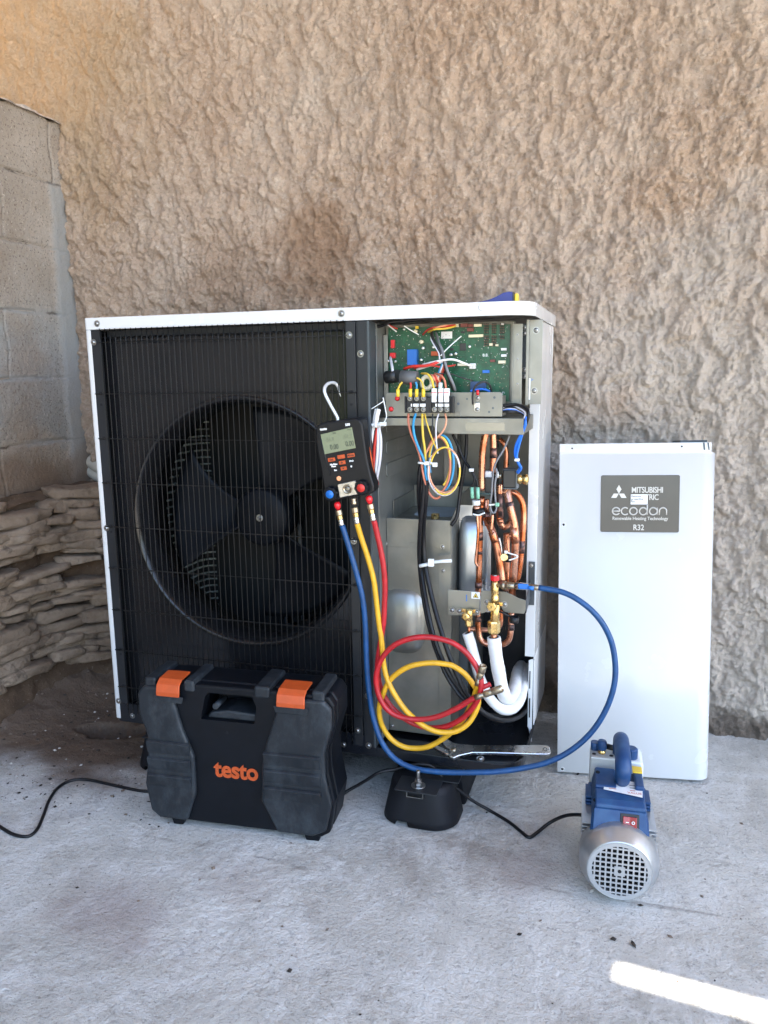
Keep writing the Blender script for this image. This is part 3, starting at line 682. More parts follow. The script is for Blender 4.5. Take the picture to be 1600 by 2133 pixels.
# fan: hub, three broad blades, motor and its stay
fan = MB().lathe([(0.074, 0.075), (0.076, 0.055), (0.074, 0.012), (0.066, 0.004), (0.03, 0.0), (0.0, 0.0)], (FX, 0.115, FZ), (0, 1, 0), 48)
fan = fan.build('fan', M_['plastic'], HP)
MB().lathe([(0.0055, 0), (0.0055, 0.010), (0.004, 0.012)], (FX, 0.116, FZ), (0, -1, 0), 6, smooth=False).lathe([(0.009, 0), (0.009, 0.002)], (FX, 0.116, FZ), (0, -1, 0), 16).build('hub_nut', M_['screw'], fan)
for k in range(3):
    bl = MB(); base = R(-62 + 120 * k); nr, na = 12, 16; vv = []
    for i in range(nr + 1):
        t = i / nr; r_ = 0.066 + (0.274 - 0.066) * t
        a0 = R(-18) - R(17) * t ** 1.3; a1 = R(26) + R(16) * t - R(8) * t * t
        for j in range(na + 1):
            s = j / na; a = base + a0 + (a1 - a0) * s
            y = 0.128 + 0.055 * (1 - s) * (0.75 + 0.25 * t) + 0.012 * math.sin(math.pi * s) - 0.010 * t
            if t > 0.93: y += 0.006
            vv.append((FX + r_ * math.cos(a), y, FZ + r_ * math.sin(a)))
    ff = [(i * (na + 1) + j, i * (na + 1) + j + 1, (i + 1) * (na + 1) + j + 1, (i + 1) * (na + 1) + j) for i in range(nr) for j in range(na)]
    bl.add(vv, ff, 0, True); bl = bl.build('fan_blade', M_['plastic'], fan)
    md = bl.modifiers.new('thick', 'SOLIDIFY'); md.thickness = 0.0035; md.offset = 0
MB().cyl((FX, 0.192, FZ), (FX, 0.30, FZ), 0.055, 32).build('motor', M_['galvd'], HP)
MB().box((FX - 0.03, 0.30, 0.14), (FX - 0.02, 0.33, 1.10)).box((FX + 0.02, 0.30, 0.14), (FX + 0.03, 0.33, 1.10)).build('motor_stay', M_['galvd'], HP, bevel=0.001)
# finned coil round the back and left, with its tube rows
co = MB(); co.box((0.02, 0.42, 0.137), (0.70, 0.445, 1.10)).box((0.0225, 0.10, 0.137), (0.045, 0.42, 1.10))
co = co.build('coil', mat('coil_fins', (0.005, 0.006, 0.006), 0.7, 0.0, var=0.3, vs=120, stretch=(60, 60, 1)), HP)
tr = MB()
for k in range(46):
    z = 0.15 + k * 0.0205
    tr.tube([(0.085, 0.415, z), (0.06, 0.405, z), (0.049, 0.37, z), (0.049, 0.11, z)], 0.0030, 6)
tr.build('coil_tubes', mat('backlit_coil_tube', (0.30, 0.33, 0.30), 0.4, 0.5, var=0.2), co)  # pale colour stands in for light coming through the coil
# grille: bent wires on cross rods
gr = MB(); xs = [0.048 + k * (0.664 - 0.048) / 43 for k in range(44)]
GY = -0.004; ztop, zbot = 1.085, 0.165
for k, x in enumerate(xs):
    xx = x; gr.tube(catmull([(xx, 0.030, ztop + 0.008), (xx, 0.012, ztop + 0.010), (xx, GY + 0.002, ztop + 0.004), (xx, GY, ztop - 0.01), (xx, GY, 0.6), (xx, GY, zbot + 0.01), (xx, GY + 0.002, zbot + 0.002), (xx, 0.030, zbot)], 3), 0.00112, 6)
for z in (1.082, 1.094): gr.tube([(0.040, 0.020 if z > 1.09 else GY + 0.002, z), (0.672, 0.020 if z > 1.09 else GY + 0.002, z)], 0.0012, 6)
gz = [0.961, 0.853, 0.744, 0.634, 0.528, 0.419, 0.312, 0.212]
for z in gz:
    gr.tube(catmull([(0.033, 0.004, z), (0.038, GY + 0.0022, z), (0.045, GY + 0.0022, z), (0.35, GY + 0.0022, z), (0.664, GY + 0.0022, z), (0.672, GY + 0.0022, z), (0.676, 0.004, z)], 3), 0.0014, 6)
gr = gr.build('grille', M_['wire'], HP)
ho = MB()
for z in gz:
    for x in (0.033, 0.677): MB().cbox((x, 0.0012 if x < .5 else 0.0004, z + 0.001), (0.007, 0.0014, 0.008)).build('slot', M_['hole'], fr)
for x in (0.033, 0.677):
    for z in (0.935, 0.62, 0.30): MB().cyl((x, 0.002, z), (x, -0.0001 + (0.0006 if x < .5 else 0), z), 0.003, 10).build('hole', M_['hole'], fr)

# ---------------------------------------------------------------- service compartment
cb = MB(); cb.box((0.7205, 0.045, 0.137), (0.7225, 0.42, 1.108))
for k in range(4):       # pressed ribs
    z = 0.955 - k * 0.052
    cb.prism(rrect(0.10, z - 0.036, 0.325, z - 0.004, 0.008), 0.7226, 0.7256, 'x')
cb = cb.build('partition', M_['galvm'], HP, bevel=0.0015)
bk = MB(); bk.box((0.7225, 0.42, 0.137), (0.93, 0.424, 1.108)).box((0.93, 0.44, 0.137), (1.056, 0.444, 1.108)).box((0.929, 0.40, 0.137), (0.931, 0.44, 1.108))
bk.box((0.80, 0.36, 0.70), (0.835, 0.40, 1.0)).box((0.93, 0.30, 0.74), (0.935, 0.40, 1.05))
bk.prism(rrect(0.835, 0.845, 0.92, 0.885, 0.019), 0.412, 0.4195)
bk.build('rear_panel', M_['galvm'], HP, bevel=0.002)
# pan of the right rear corner seen below the pipes
MB().box((0.90, 0.40, 0.137), (1.05, 0.402, 0.46)).build('rear_skirt', M_['dark'], HP)

# compressor jacket
jk = MB(); JY = 0.10
jx0, jx1 = 0.7235, 0.877
jk.box((jx0, JY, 0.137), (jx1, JY + 0.0015, 0.668)).box((jx1 - 0.0015, JY + 0.0017, 0.137), (jx1, 0.34, 0.655))
jk.box((jx0 + 0.001, JY + 0.0017, 0.655), (jx1 - 0.0017, 0.34, 0.6565))
jk.prism([(JY - 0.001, 0.40), (JY - 0.001, 0.672), (0.10, 0.672), (0.22, 0.712), (0.34, 0.715), (0.34, 0.655), (JY + 0.002, 0.655)], jx1 + 0.0002, jx1 + 0.0016, 'x')
jk.box((jx0 + 0.001, 0.3402, 0.62), (0.93, 0.3415, 0.712)).box((jx0 + 0.001, 0.15, 0.6566), (jx0 + 0.0025, 0.34, 0.70))
jk = jk.build('compressor_jacket', M_['galv'], HP, bevel=0.0007)
fl_ = MB(); fl_.prism([(jx0, 0.600), (0.778, 0.600), (0.780, 0.612), (0.822, 0.612), (0.876, 0.590), (0.876, 0.6675), (jx0, 0.6675)], JY - 0.0022, JY - 0.0004)
fl_.box((0.848, JY - 0.0016, 0.137), (0.8765, JY - 0.0004, 0.588)).build('jacket_flap', M_['galv'], jk, bevel=0.0004)
MB().prism(rrect(0.758, 0.20, 0.858, 0.33, 0.02), 0.6568 - 0.0, 0.6568 + 0.0006, 'z').build('data_plate', mat('blue_grey_label', (0.30, 0.36, 0.42), 0.4), jk)
nutp = P(907, 1071, 0.17)
MB().lathe([(0.0095, -0.004), (0.0105, -0.003), (0.0105, 0.008), (0.0095, 0.009)], (nutp.x, nutp.y, 0.660), (0, 0, 1), 6, smooth=False).build('terminal_nut', M_['brass'], jk)
def dome(cx, cz, hx_, hz_, y, dep, n=2.6, mat_=0, pw=0.55):
    m = MB(); nr, na = 14, 48; vv = []
    for i in range(nr + 1):
        t = i / nr
        for k in range(na):
            a = 2 * math.pi * k / na; c, s = math.cos(a), math.sin(a)
            rr_ = (abs(c) ** n + abs(s) ** n) ** (-1 / n)
            yy = y - dep * (1 - t ** 3.2) ** pw
            vv.append((cx + hx_ * t * rr_ * c, yy, cz + hz_ * t * rr_ * s))
    m.add(vv, [(i * na + k, i * na + (k + 1) % na, (i + 1) * na + (k + 1) % na, (i + 1) * na + k) for i in range(nr) for k in range(na)], mat_, True)
    return m
cA, cB = P(845, 1220, JY), P(845, 1368, JY)
dome((P(787, 1300, JY).x + P(893, 1300, JY).x) / 2, (cA.z + cB.z) / 2, 0.056, 0.080, JY + 0.001, 0.024, 3.0, pw=.8).build('pressed_bulge', mat('pressed_zinc', (0.36, 0.36, 0.33), 0.38, 0.85, var=.08, vs=12, bump=.06, bs=70), jk)
for px, py in ((803, 1132), (922, 1139), (923, 1189), (924, 1400), (817, 1512), (773, 1145)): screw(P(px, py, JY - 0.002), jk, 0.75)
# bright side cheek of the jacket, pressed outward
ck = MB(); ck.box((0.8785, 0.185, 0.43), (0.955, 0.187, 0.69)); ck = ck.build('jacket_cheek', M_['galvb'], HP)
a_, b_ = P(948, 1085, 0.16), P(992, 1225, 0.16)
dome(0.9120, 0.548, 0.035, 0.118, 0.186, 0.034, 4.5, pw=.6).build('pressed_bulge', M_['galvb'], ck)
MB().box((0.8785, 0.188, 0.137), (0.90, 0.19, 0.43)).build('lower_cheek', M_['galvd'], HP)

# ---- electrical box: tray, circuit board
EY = 0.112
tr_ = MB(); ta, tb = P(783, 683, EY), P(1086, 838, EY)
x0, x1 = 0.7240, P(1066, 700, EY - 0.02).x + 0.004
tr_.box((x0, EY, 0.925), (x1, EY + 0.002, 1.108)).box((x1 - 0.001, EY - 0.028, 0.925), (x1 + 0.001, EY, 1.104)).box((x1 + 0.001, EY - 0.028, 0.925), (x1 + 0.020, EY - 0.0265, 1.100))
tr_.box((x0, EY - 0.006, 1.104), (x1, EY, 1.106)).box((x0, EY - 0.022, 0.94), (x0 + 0.010, EY - 0.02, 1.085)).box((x0, EY - 0.02, 0.94), (x0 + 0.0015, EY, 1.085))
tr_ = tr_.build('board_tray', M_['galv'], HP, bevel=0.0006)
for py in (697, 748, 800): screw(P(1078, py, EY - 0.028), tr_, 0.35)
BY = EY - 0.010
b0, b1 = P(808, 680, BY), P(1064, 668, BY); b2 = P(1063, 836, BY)
bx0, bx1, bz0, bz1 = 0.7325, b1.x - 0.001, b2.z, 1.100
pcb = MB().box((bx0, BY, bz0), (bx1, BY + 0.0016, bz1))
cop = rnd
# fine tracks and small soldered parts stay inside the board's own mesh
def px2(px, py): p = P(px, py, BY); return p.x, p.z
for k in range(420):
    x = rnd.uniform(bx0 + .004, bx1 - .004); z = rnd.uniform(bz0 + .004, bz1 - .004)
    if rnd.random() < .45: s = (rnd.uniform(.0008, .0022), .0008, rnd.uniform(.0006, .0012)); 
    else: s = (rnd.uniform(.0006, .0012), .0008, rnd.uniform(.0008, .0022))
    pcb.cbox((x, BY - .0005, z), s, rnd.choice((1, 2, 2, 3, 3)))
for k in range(90):
    x = rnd.uniform(bx0 + .01, bx1 - .02); z = rnd.uniform(bz0 + .01, bz1 - .01); L_ = rnd.uniform(.004, .02)
    if rnd.random() < .5: pcb.box((x, BY - .0002, z), (min(x + L_, bx1 - .003), BY - .00002, z + .0004), 4)
    else: pcb.box((x, BY - .0002, z), (x + .0004, BY - .00002, min(z + L_, bz1 - .003)), 4)
pcb = pcb.build('circuit_board', [M_['pcb'], M_['chip'], M_['paper'], M_['nickel'], mat('light_green_track', (0.03, 0.22, 0.10), 0.4)], HP)
def comp(name, px0, py0, px1, py1, h, m, label=None, bev=0.0004):
    a = P(px0, py0, BY - h); b = P(px1, py1, BY - h)
    o = MB().box((min(a.x, b.x), BY - h, min(a.z, b.z)), (max(a.x, b.x), BY - 0.0002, max(a.z, b.z))).build(name, m, pcb, bevel=bev)
    return o
comp('microchip', 958, 715, 971, 730, .002, M_['chip']); comp('microchip', 937, 725, 945, 730, .0015, M_['chip']); comp('microchip', 960, 690, 968, 694, .002, M_['chip'])
comp('connector', 959, 674, 974, 681, .008, M_['brownp']); comp('connector', 975, 675, 985, 681, .008, M_['brownp']); comp('connector', 987, 675, 1003, 680, .007, M_['cream'])
comp('connector', 973, 683, 986, 690, .008, M_['brownp']); comp('connector', 976, 697, 1006, 702, .007, M_['cream']); comp('connector', 940, 675, 955, 681, .008, M_['cream'])
comp('connector', 1021, 749, 1031, 754, .007, M_['brownp']); comp('connector', 1038, 751, 1053, 757, .008, M_['cream']); comp('connector', 1005, 771, 1019, 777, .007, M_['bluecap'])
comp('connector', 1044, 725, 1055, 730, .006, M_['paper']); comp('connector', 1044, 738, 1055, 743, .006, M_['paper']); comp('connector', 978, 757, 990, 768, .009, M_['inkw'])
comp('connector', 865, 679, 871, 685, .007, M_['label_y']); comp('connector', 898, 732, 912, 741, .010, M_['orange']); comp('relay', 1019, 715, 1026, 720, .006, M_['cream']); comp('relay', 1032, 717, 1038, 721, .006, M_['cream'])
comp('relay', 848, 728, 868, 760, .016, M_['bluecap']); comp('relay', 814, 708, 821, 725, .010, M_['redcap']); comp('relay', 812, 735, 823, 746, .010, M_['redcap']); comp('relay', 980, 795, 1012, 812, .012, mat('dark_blue_relay', (0.012, 0.05, 0.14), 0.4))
comp('paper_label', 919, 691, 942, 705, .0006, M_['paper'], bev=0); comp('connector', 953, 757, 974, 762, .006, M_['cream']); comp('connector', 1044, 673, 1050, 677, .004, M_['paper'])
for px, py, r_, h_ in ((877, 712, .0042, .012), (881, 725, .0035, .010), (903, 723, .0035, .010), (877, 750, .0035, .010), (939, 739, .0036, .008), (949, 737, .0036, .008), (978, 722, .0030, .006), (808, 752, .003, .008), (823, 753, .003, .008), (841, 686, .0025, .006), (865, 690, .004, .012)):
    p = P(px, py, BY - h_); MB().lathe([(r_, 0), (r_, h_ - .0006), (r_ * .8, h_), (r_ * .3, h_ - .0002)], (p.x, BY - .0002, p.z), (0, -1, 0), 16).build('capacitor', M_['chrome'] if r_ < .0037 else M_['cream'], pcb)
for cx, n_ in ((1013, 18), (1029, 18), (1046, 12)):       # jumper pin blocks
    hb = MB()
    for i in range(n_):
        for dx in (-3.5, 0, 3.5):
            p = P(cx + dx, 674 + i * 2.55 + (3 if i > 8 else 0), BY - .004); hb.cbox((p.x, BY - .0022, p.z), (.0022, .004, .0012), 0 if i % 2 else 1)
    hb.build('pin_header', [M_['brownp'], M_['ink']], pcb)
sg = MB(); q = P(1012, 740, BY); sg.box((q.x - .010, BY - .003, q.z - .008), (q.x + .010, BY - .0002, q.z + .008)); sg = sg.build('segment_display', M_['pcb'], pcb)
text('display_digits', '8.8.', M_['inkw'], sg, WM[HP.name].inverted() @ TF(q.x, BY - .0035, q.z), .009, .0002, align='CENTER')
# right-hand brackets
br_ = MB(); p0, p1 = P(1087, 675, .13), P(1098, 788, .13); br_.box((p0.x, .13, p1.z), (p1.x, .132, p0.z)); br_ = br_.build('bracket', M_['galvd'], HP, bevel=.001)
for py in (682, 694, 770, 784): screw(P(1092, py, .13), br_, .7)
YP = 0.095
pl_ = MB(); a = P(1097, 655, YP); b = P(1123, 842, YP); c_ = P(1128, 660, YP)
xl = P(1101, 750, YP).x; xr = xl + 0.0285
pl_.box((xl, YP, b.z), (xr, YP + .0015, 1.108)).box((xl, YP - .012, b.z), (xl + .0015, YP, 1.108)).box((xl - .004, YP - .0125, b.z - .002), (xl + .0015, YP - .011, 1.108))
pl_ = pl_.build('galvanised_upright', M_['galv'], HP, bevel=.0006)
for px, py in ((1117, 688), (1113, 814)): screw(P(px, py, YP - .001), pl_)
text('pen_mark', 'V', M_['bluecap'], pl_, WM[HP.name].inverted() @ TF(P(1109, 791, YP).x, YP - .0006, P(1109, 791, YP).z) @ Matrix.Rotation(R(90), 4, 'Z'), .009, .0001)
MB().box((xl + .002, YP - .0009, b.z + .01), (xl + .005, YP - .0003, b.z + .055)).build('paper_strip', M_['paper'], pl_)

# ---- terminal plate and shelf
TY = 0.036
a = P(803, 818, TY); b = P(1046, 868, TY)
tp = MB().prism(rrect(a.x, b.z, b.x, a.z, 0.006, 5, (.001, .001, .006, .006)), TY, TY + .0015).box((a.x, TY + .0017, b.z + .001), (a.x + .0015, TY + .05, a.z - .008)).box((b.x - .0015, TY + .0017, b.z + .001), (b.x, TY + .05, a.z - .008))
tp = tp.build('terminal_plate', M_['galv'], HP, bevel=.0008)
for px, py, r_ in ((955, 841, .0028), (973, 831, .0022), (1030, 828, .0026), (1027, 850, .0024), (1019, 858, .0024)):
    p = P(px, py, TY); MB().lathe([(r_, 0), (r_, .0008)], (p.x, TY + .0003, p.z), (0, -1, 0), 12).build('plate_hole', M_['galvd'], tp)
p = P(954, 862, TY); MB().prism([(p.x - .006, p.z - .006), (p.x - .004, p.z - .006), (p.x - .004, p.z + .004), (p.x + .004, p.z + .004), (p.x + .004, p.z - .006), (p.x + .006, p.z - .006), (p.x + .006, p.z + .006), (p.x - .006, p.z + .006)], TY - .002, TY - .0002).build('pressed_tab', M_['galv'], tp, bevel=.0004)
for px, py in ((828, 830), (815, 852)): MB().lathe([(.0058, 0), (.0045, .003), (.002, .0038)], P(px, py, TY - .0002), (0, -1, 0), 14).build('red_screw', [M_['redcap']], tp)
p = P(994, 845, TY); MB().box((p.x - .006, TY - .003, p.z - .012), (p.x + .006, TY - .0005, p.z + .006)).build('earth_clamp', M_['chrome'], tp, bevel=.0006)
for px, py in ((995, 829), (994, 853)): screw(P(px, py, TY - .003), tp, .75)
# shelf below
sa = P(790, 872, .03); sb = P(1092, 905, .03)
sh = MB(); sx0, sx1 = 0.7245, P(1091, 880, .03).x
zt_, zb_ = P(900, 871, .03).z, P(1000, 905, .03).z
pts = [(sx0, zt_), (sx0, zt_ - .022), (sx0 + .012, zt_ - .024), (sx0 + .022, zt_ - .018), (sx0 + .032, zt_ - .0165), (sx0 + .128, zt_ - .0165), (sx0 + .142, zb_ + .001), (sx1, zb_), (sx1, zt_)]
sh.prism(pts, .030, .0315).box((sx0, .0317, zt_ - .0015), (sx1, .20, zt_)).box((sx0 + .142, .0317, zb_), (sx1, .046, zb_ + .0012)).box((sx1 - .0012, .0317, zb_ + .0014), (sx1, .20, zt_ - .0017))
sh = sh.build('shelf', M_['galv'], HP, bevel=.0008)
MB().box((P(970, 880, .03).x, .0294, P(970, 897, .03).z), (P(1052, 880, .03).x, .0298, P(970, 880, .03).z)).build('clear_label', mat('glossy_clear_label', (0.25, 0.25, 0.22), 0.25, 0.6, var=.1, vs=90, stretch=(1, 1, 20)), sh)
# terminal block
TB = thing  # (kept as a part tree below)
a = P(846, 826, .02); b = P(943, 860, .02)
tb_ = MB().box((a.x - .002, .018, b.z), (b.x + .001, TY - .0003, a.z - .001))
for k, px in enumerate((844, 860, 874, 888, 897, 912, 925, 937, 944)):
    p = P(px, 828, .012); tb_.box((p.x - .0012, .010, b.z), (p.x + .0012, .018, a.z + .001))
tb_.box((P(889, 830, .014).x, .012, b.z), (P(897, 830, .014).x, .018, a.z - .003))
tb_ = tb_.build('terminal_block', M_['ink'], HP, bevel=.0005)
for px in (854, 868, 882):
    for py in (830, 853): screw(P(px, py, .013), tb_, .72)
for px in (905, 918, 931):
    screw(P(px, 853, .013), tb_, .72)
for px0, px1, s_ in ((856, 887, 'L  N  E'), (907, 936, '1  2  3')):
    q0, q1 = P(px0, 841, .011), P(px1, 847, .011); sp = MB().box((q0.x, .0108, q1.z), (q1.x, .0122, q0.z)).build('number_strip', M_['inkw'], tb_)
    text('strip_lettering', s_, M_['ink'], sp, WM[HP.name].inverted() @ TF((q0.x + q1.x) / 2, .0106, (q0.z + q1.z) / 2), .0055, .0001)
def sleeve(pts, r, m, parent, name='sleeve'): return MB().tube(pts, r, 10).build(name, m, parent)
for px, py0, py1 in ((829, 811, 826), (855, 810, 827), (868, 810, 827), (882, 810, 827)): sleeve([P(px, py0, .014), P(px, py1, .014)], .0040, M_['label_y'], tb_)
for px in (904, 918, 930):
    q0, q1 = P(px - 5, 809, .010), P(px + 5, 838, .010); sl_ = MB().box((q0.x, .010, q1.z), (q1.x, .020, q0.z)).build('ferrule_cover', M_['inkw'], tb_, bevel=.001)
    z_ = P(px, 818, .01).z; MB().box((q0.x, .0094, z_ - .0008), (q1.x, .0099, z_ + .0008)).build('red_mark', M_['redcap'], sl_)
# grey clip on sleeve and ferrite
a, b = P(835, 771, .03), P(870, 800, .03)
MB().tube([Vector((a.x, .03, (a.z + b.z) / 2)), Vector((b.x, .03, (a.z + b.z) / 2 - .003))], .015, 16).build('tube_clamp', mat('dark_grey_tubing', (0.10, 0.10, 0.10), 0.5), HP)
ringc = P(889, 797, .05); rg = MB(); rg.tube([ringc + Vector((math.cos(t) * .011, math.sin(t) * .003, math.sin(t) * .013)) for t in [2 * math.pi * k / 20 for k in range(20)]], .0048, 10, closed=True); rg.build('ferrite_ring', M_['cream'], HP)

# ---- wires: one part each
def wire(pts, r, m, parent=HP, name='wire', seg=8, n=6):
    return MB().tube(catmull(pts, n), r, seg).build(name, m, parent)
def W_(lst, y, r, m, **k):
    if not isinstance(y, (list, tuple)): y = [y] * len(lst)
    return wire([P(px, py, yy) for (px, py), yy in zip(lst, y)], r, m, **k)
w1, w2 = .0021, .0030
W_([(851, 862), (851, 880), (857, 905), (868, 930), (877, 960), (881, 985), (885, 1003), (892, 1020)], [.014, .004, -.004, -.006, -.006, -.006, -.004, .004], .0026, M_['wbrown'])
W_([(866, 862), (862, 876), (861, 890), (864, 910), (873, 935), (882, 955), (886, 975), (887, 990), (892, 1010)], [.014, .004, -.004, -.008, -.008, -.008, -.007, -.004, .004], .0028, M_['wblue'])
W_([(880, 862), (880, 890), (882, 915), (885, 935), (886, 960), (884, 975)], [.014, .002, 0, 0, 0, .002], .0027, M_['wyel'])
W_([(885, 862), (889, 880), (897, 905), (905, 925), (912, 940)], [.014, .002, -.002, -.006, -.008], .0016, M_['wyel'])
W_([(901, 862), (901, 885), (899, 905), (898, 920)], [.014, .004, .004, .03], .0015, M_['wblk'])
W_([(914, 862), (910, 875), (908, 895), (909, 920), (912, 945)], [.014, .002, -.002, -.006, -.008], .0017, M_['wgrey'])
W_([(927, 862), (930, 875), (927, 890), (919, 903), (906, 915), (896, 928), (888, 943), (886, 955)], [.014, .004, .002, .0, .0, .0, 0, 0], .0019, M_['wora'])
# coil of spare cores
def loop(cx, cy, rx, ry, y, r, m, a0=0, a1=360, ph=0):
    pts = [P(cx + rx * math.cos(R(a)), cy + ry * math.sin(R(a)), y + .004 * math.sin(R(a * 1.7 + ph))) for a in np.linspace(a0, a1, 22)]
    return MB().tube(catmull(pts, 3), r, 8).build('wire', m, HP)
loop(920, 965, 25, 58, .016, .0026, M_['wblue'], -200, 75)
loop(916, 962, 22, 52, .012, .0025, M_['wyel'], -170, 70, 40)
loop(913, 968, 25, 58, .010, .0025, M_['wbrown'], -150, 110, 90)
loop(925, 982, 33, 50, -.004, .0018, M_['wgrey'], -120, 215)
loop(926, 979, 32, 47, -.006, .0018, M_['wora'], -150, 190, 50)
loop(927, 981, 31, 49, -.009, .0018, M_['wyel'], -165, 130, 120)
loop(925, 980, 33, 49, -.002, .0017, M_['wwht'], 60, 220, 120)
W_([(888, 1010), (893, 1025), (902, 1036), (910, 1038), (917, 1034)], .006, .0026, M_['wbrown'])
# board side wiring
W_([(806, 675), (818, 681), (828, 685)], .085, .0015, M_['wred']); W_([(806, 675), (816, 683), (826, 691)], .084, .0015, M_['wwht'])
W_([(948, 677), (930, 680), (905, 682), (890, 688), (881, 697)], [.09, .07, .06, .07, .09], .002, M_['wred']); W_([(950, 679), (930, 684), (905, 686), (892, 692)], [.09, .065, .055, .08], .002, M_['wyel'])
W_([(944, 677), (920, 679), (903, 685)], [.09, .06, .06], .002, M_['wora'])
W_([(765, 684), (790, 680), (812, 672), (850, 668), (900, 664)], [.05, .055, .05, .08, .09], .0035, M_['rubber'])
W_([(899, 690), (902, 705), (912, 725), (922, 740), (927, 760), (935, 785), (945, 812)], [.08, .06, .05, .045, .04, .04, .05], .0042, M_['wblk'], name='cable')
W_([(908, 692), (914, 712), (922, 732), (926, 750), (932, 772), (944, 800), (948, 814)], [.08, .055, .045, .04, .037, .04, .05], .0032, mat('grey_cable', (0.16, 0.16, 0.16), 0.45), name='cable')
W_([(901, 690), (898, 705), (905, 720), (914, 735), (916, 750)], [.08, .06, .05, .045, .04], .0018, M_['wgrey'])
W_([(842, 768), (860, 763), (885, 762), (905, 757), (915, 752)], [.05, .04, .035, .035, .04], .0032, M_['wred'])
W_([(862, 768), (880, 764), (900, 762), (920, 764), (940, 762), (948, 760)], [.06, .05, .045, .045, .06, .08], .0018, M_['wred'])
W_([(880, 760), (900, 755), (925, 750), (945, 749), (965, 756), (980, 762), (985, 763)], [.05, .04, .035, .04, .05, .07, .085], .0024, M_['wwht'])
W_([(868, 770), (890, 763), (915, 755), (930, 750)], [.05, .045, .04, .04], .0026, M_['wgrey'])
for k, (m, dx) in enumerate(((M_['wblue'], 0), (M_['wwht'], 3), (M_['wbrown'], 6), (M_['wred'], 9), (M_['wblk'], 12))):
    W_([(924 + dx * .6, 752), (915 + dx, 772), (909 + dx, 790), (903 + dx, 806)], [.04, .045, .05, .055], .0016, m)
for k, (m, dx) in enumerate(((M_['wora'], 0), (M_['wred'], 4), (M_['wora'], 8))):
    W_([(893 + dx, 782), (900 + dx, 782), (905 + dx, 790), (911 + dx, 803)], [.04, .02, .014, .03], .0020, m)
W_([(878, 778), (890, 779), (899, 790), (904, 809)], [.04, .015, .010, .014], .0024, M_['wyel'])
W_([(906, 778), (918, 782), (926, 792), (929, 808)], [.04, .015, .010, .014], .0022, M_['wbrown'])
W_([(912, 779), (935, 778), (960, 786), (985, 793)], [.04, .05, .06, .08], .0014, M_['wblk'])
W_([(829, 811), (833, 802), (838, 796)], .014, .0022, M_['wyel']); W_([(855, 810), (856, 803), (855, 797)], .014, .0024, M_['wred']); W_([(868, 810), (868, 802), (866, 796)], .014, .0024, M_['wblue']); W_([(882, 810), (880, 798), (874, 790), (868, 787)], .014, .0018, M_['wyel'])
sleeve([P(918, 797, .012), P(917, 810, .012)], .0045, mat('clear_blue_crimp', (0.55, 0.65, 0.68), 0.2), HP, 'crimp')
W_([(985, 842), (985, 820), (992, 803), (1008, 795), (1020, 802), (1024, 816)], [.02, .012, .008, .012, .03, .05], .0022, M_['wblk'])
W_([(980, 815), (992, 812), (1008, 811), (1022, 816)], .05, .0026, M_['bwire'])
sleeve([P(995, 812, .028), P(995, 823, .028)], .003, M_['redcap'], HP, 'crimp')
W_([(813, 745), (817, 765), (819, 780)], [.08, .05, .05], .0032, M_['wgrey'])
p = P(815, 792, .06); MB().tube([P(806, 786, .06), P(830, 783, .05)], .014, 14).build('tubing', M_['chip'], HP)
for l in ([(918, 741), (930, 728), (945, 714), (961, 700)], [(842, 679), (856, 688), (872, 697)]): W_([*l], [.04, .05, .06, .07][:len(l)], .0012, M_['tie'], name='cable_tie')
# bundle of white and red leads on the left, with its tie
for m, pts in ((M_['wwht'], [(784, 852), (780, 872), (778, 890), (773, 925), (771, 960), (775, 990)]), (M_['wred'], [(786, 892), (781, 925), (779, 955), (781, 985), (787, 1010)]),
               (M_['wwht'], [(787, 880), (788, 910), (786, 950), (782, 985), (779, 1005)]), (M_['wgrey'], [(789, 890), (793, 915), (792, 950), (787, 985), (782, 1010)])):
    W_(pts, .012, .0036, m)
W_([(789, 852), (785, 870), (782, 890)], .004, .0050, M_['wwht'])
W_([(775, 886), (783, 884), (793, 886)], .004, .0042, M_['tie'], name='cable_tie'); MB().cbox(P(798, 883, .0), (.014, .008, .008)).build('cable_tie', M_['tie'], HP, bevel=.001)
W_([(799, 882), (805, 868), (802, 848), (798, 828)], [0, -.002, 0, .004], .0012, M_['tie'], name='cable_tie'); W_([(766, 856), (780, 848), (800, 835)], .01, .0012, M_['tie'], name='cable_tie')
# loom on the shelf at the right and the blue leads dropping
for k in range(7):
    m = [M_['wgrey'], M_['wblk'], M_['wblk'], M_['wgrey'], M_['bwire'], M_['wblk'], M_['wblk']][k]
    W_([(1045, 852 + k), (1062, 846 + k * 2), (1080, 850 + k * 1.5), (1094, 860 + k), (1092, 872)], [.05, .06 - .004 * k, .05, .035, .03], .0021, m)
W_([(1048, 845), (1075, 843), (1095, 850), (1101, 862), (1098, 878), (1090, 895)], [.05, .05, .04, .03, .03, .04], .0032, M_['rubber'])
W_([(1097, 868), (1094, 885), (1087, 905), (1080, 930), (1076, 950), (1080, 965), (1085, 975), (1079, 985)], [.03, .03, .04, .05, .06, .06, .07, .08], .0032, M_['bwire'])
W_([(1095, 870), (1091, 888), (1083, 908), (1074, 930), (1073, 948), (1078, 962), (1083, 974), (1077, 984)], [.035, .035, .04, .05, .06, .06, .07, .08], .0026, M_['bwire'])
MB().cbox(P(1077, 958, .052), (.010, .010, .006)).build('cable_tie', M_['tie'], HP, bevel=.001)
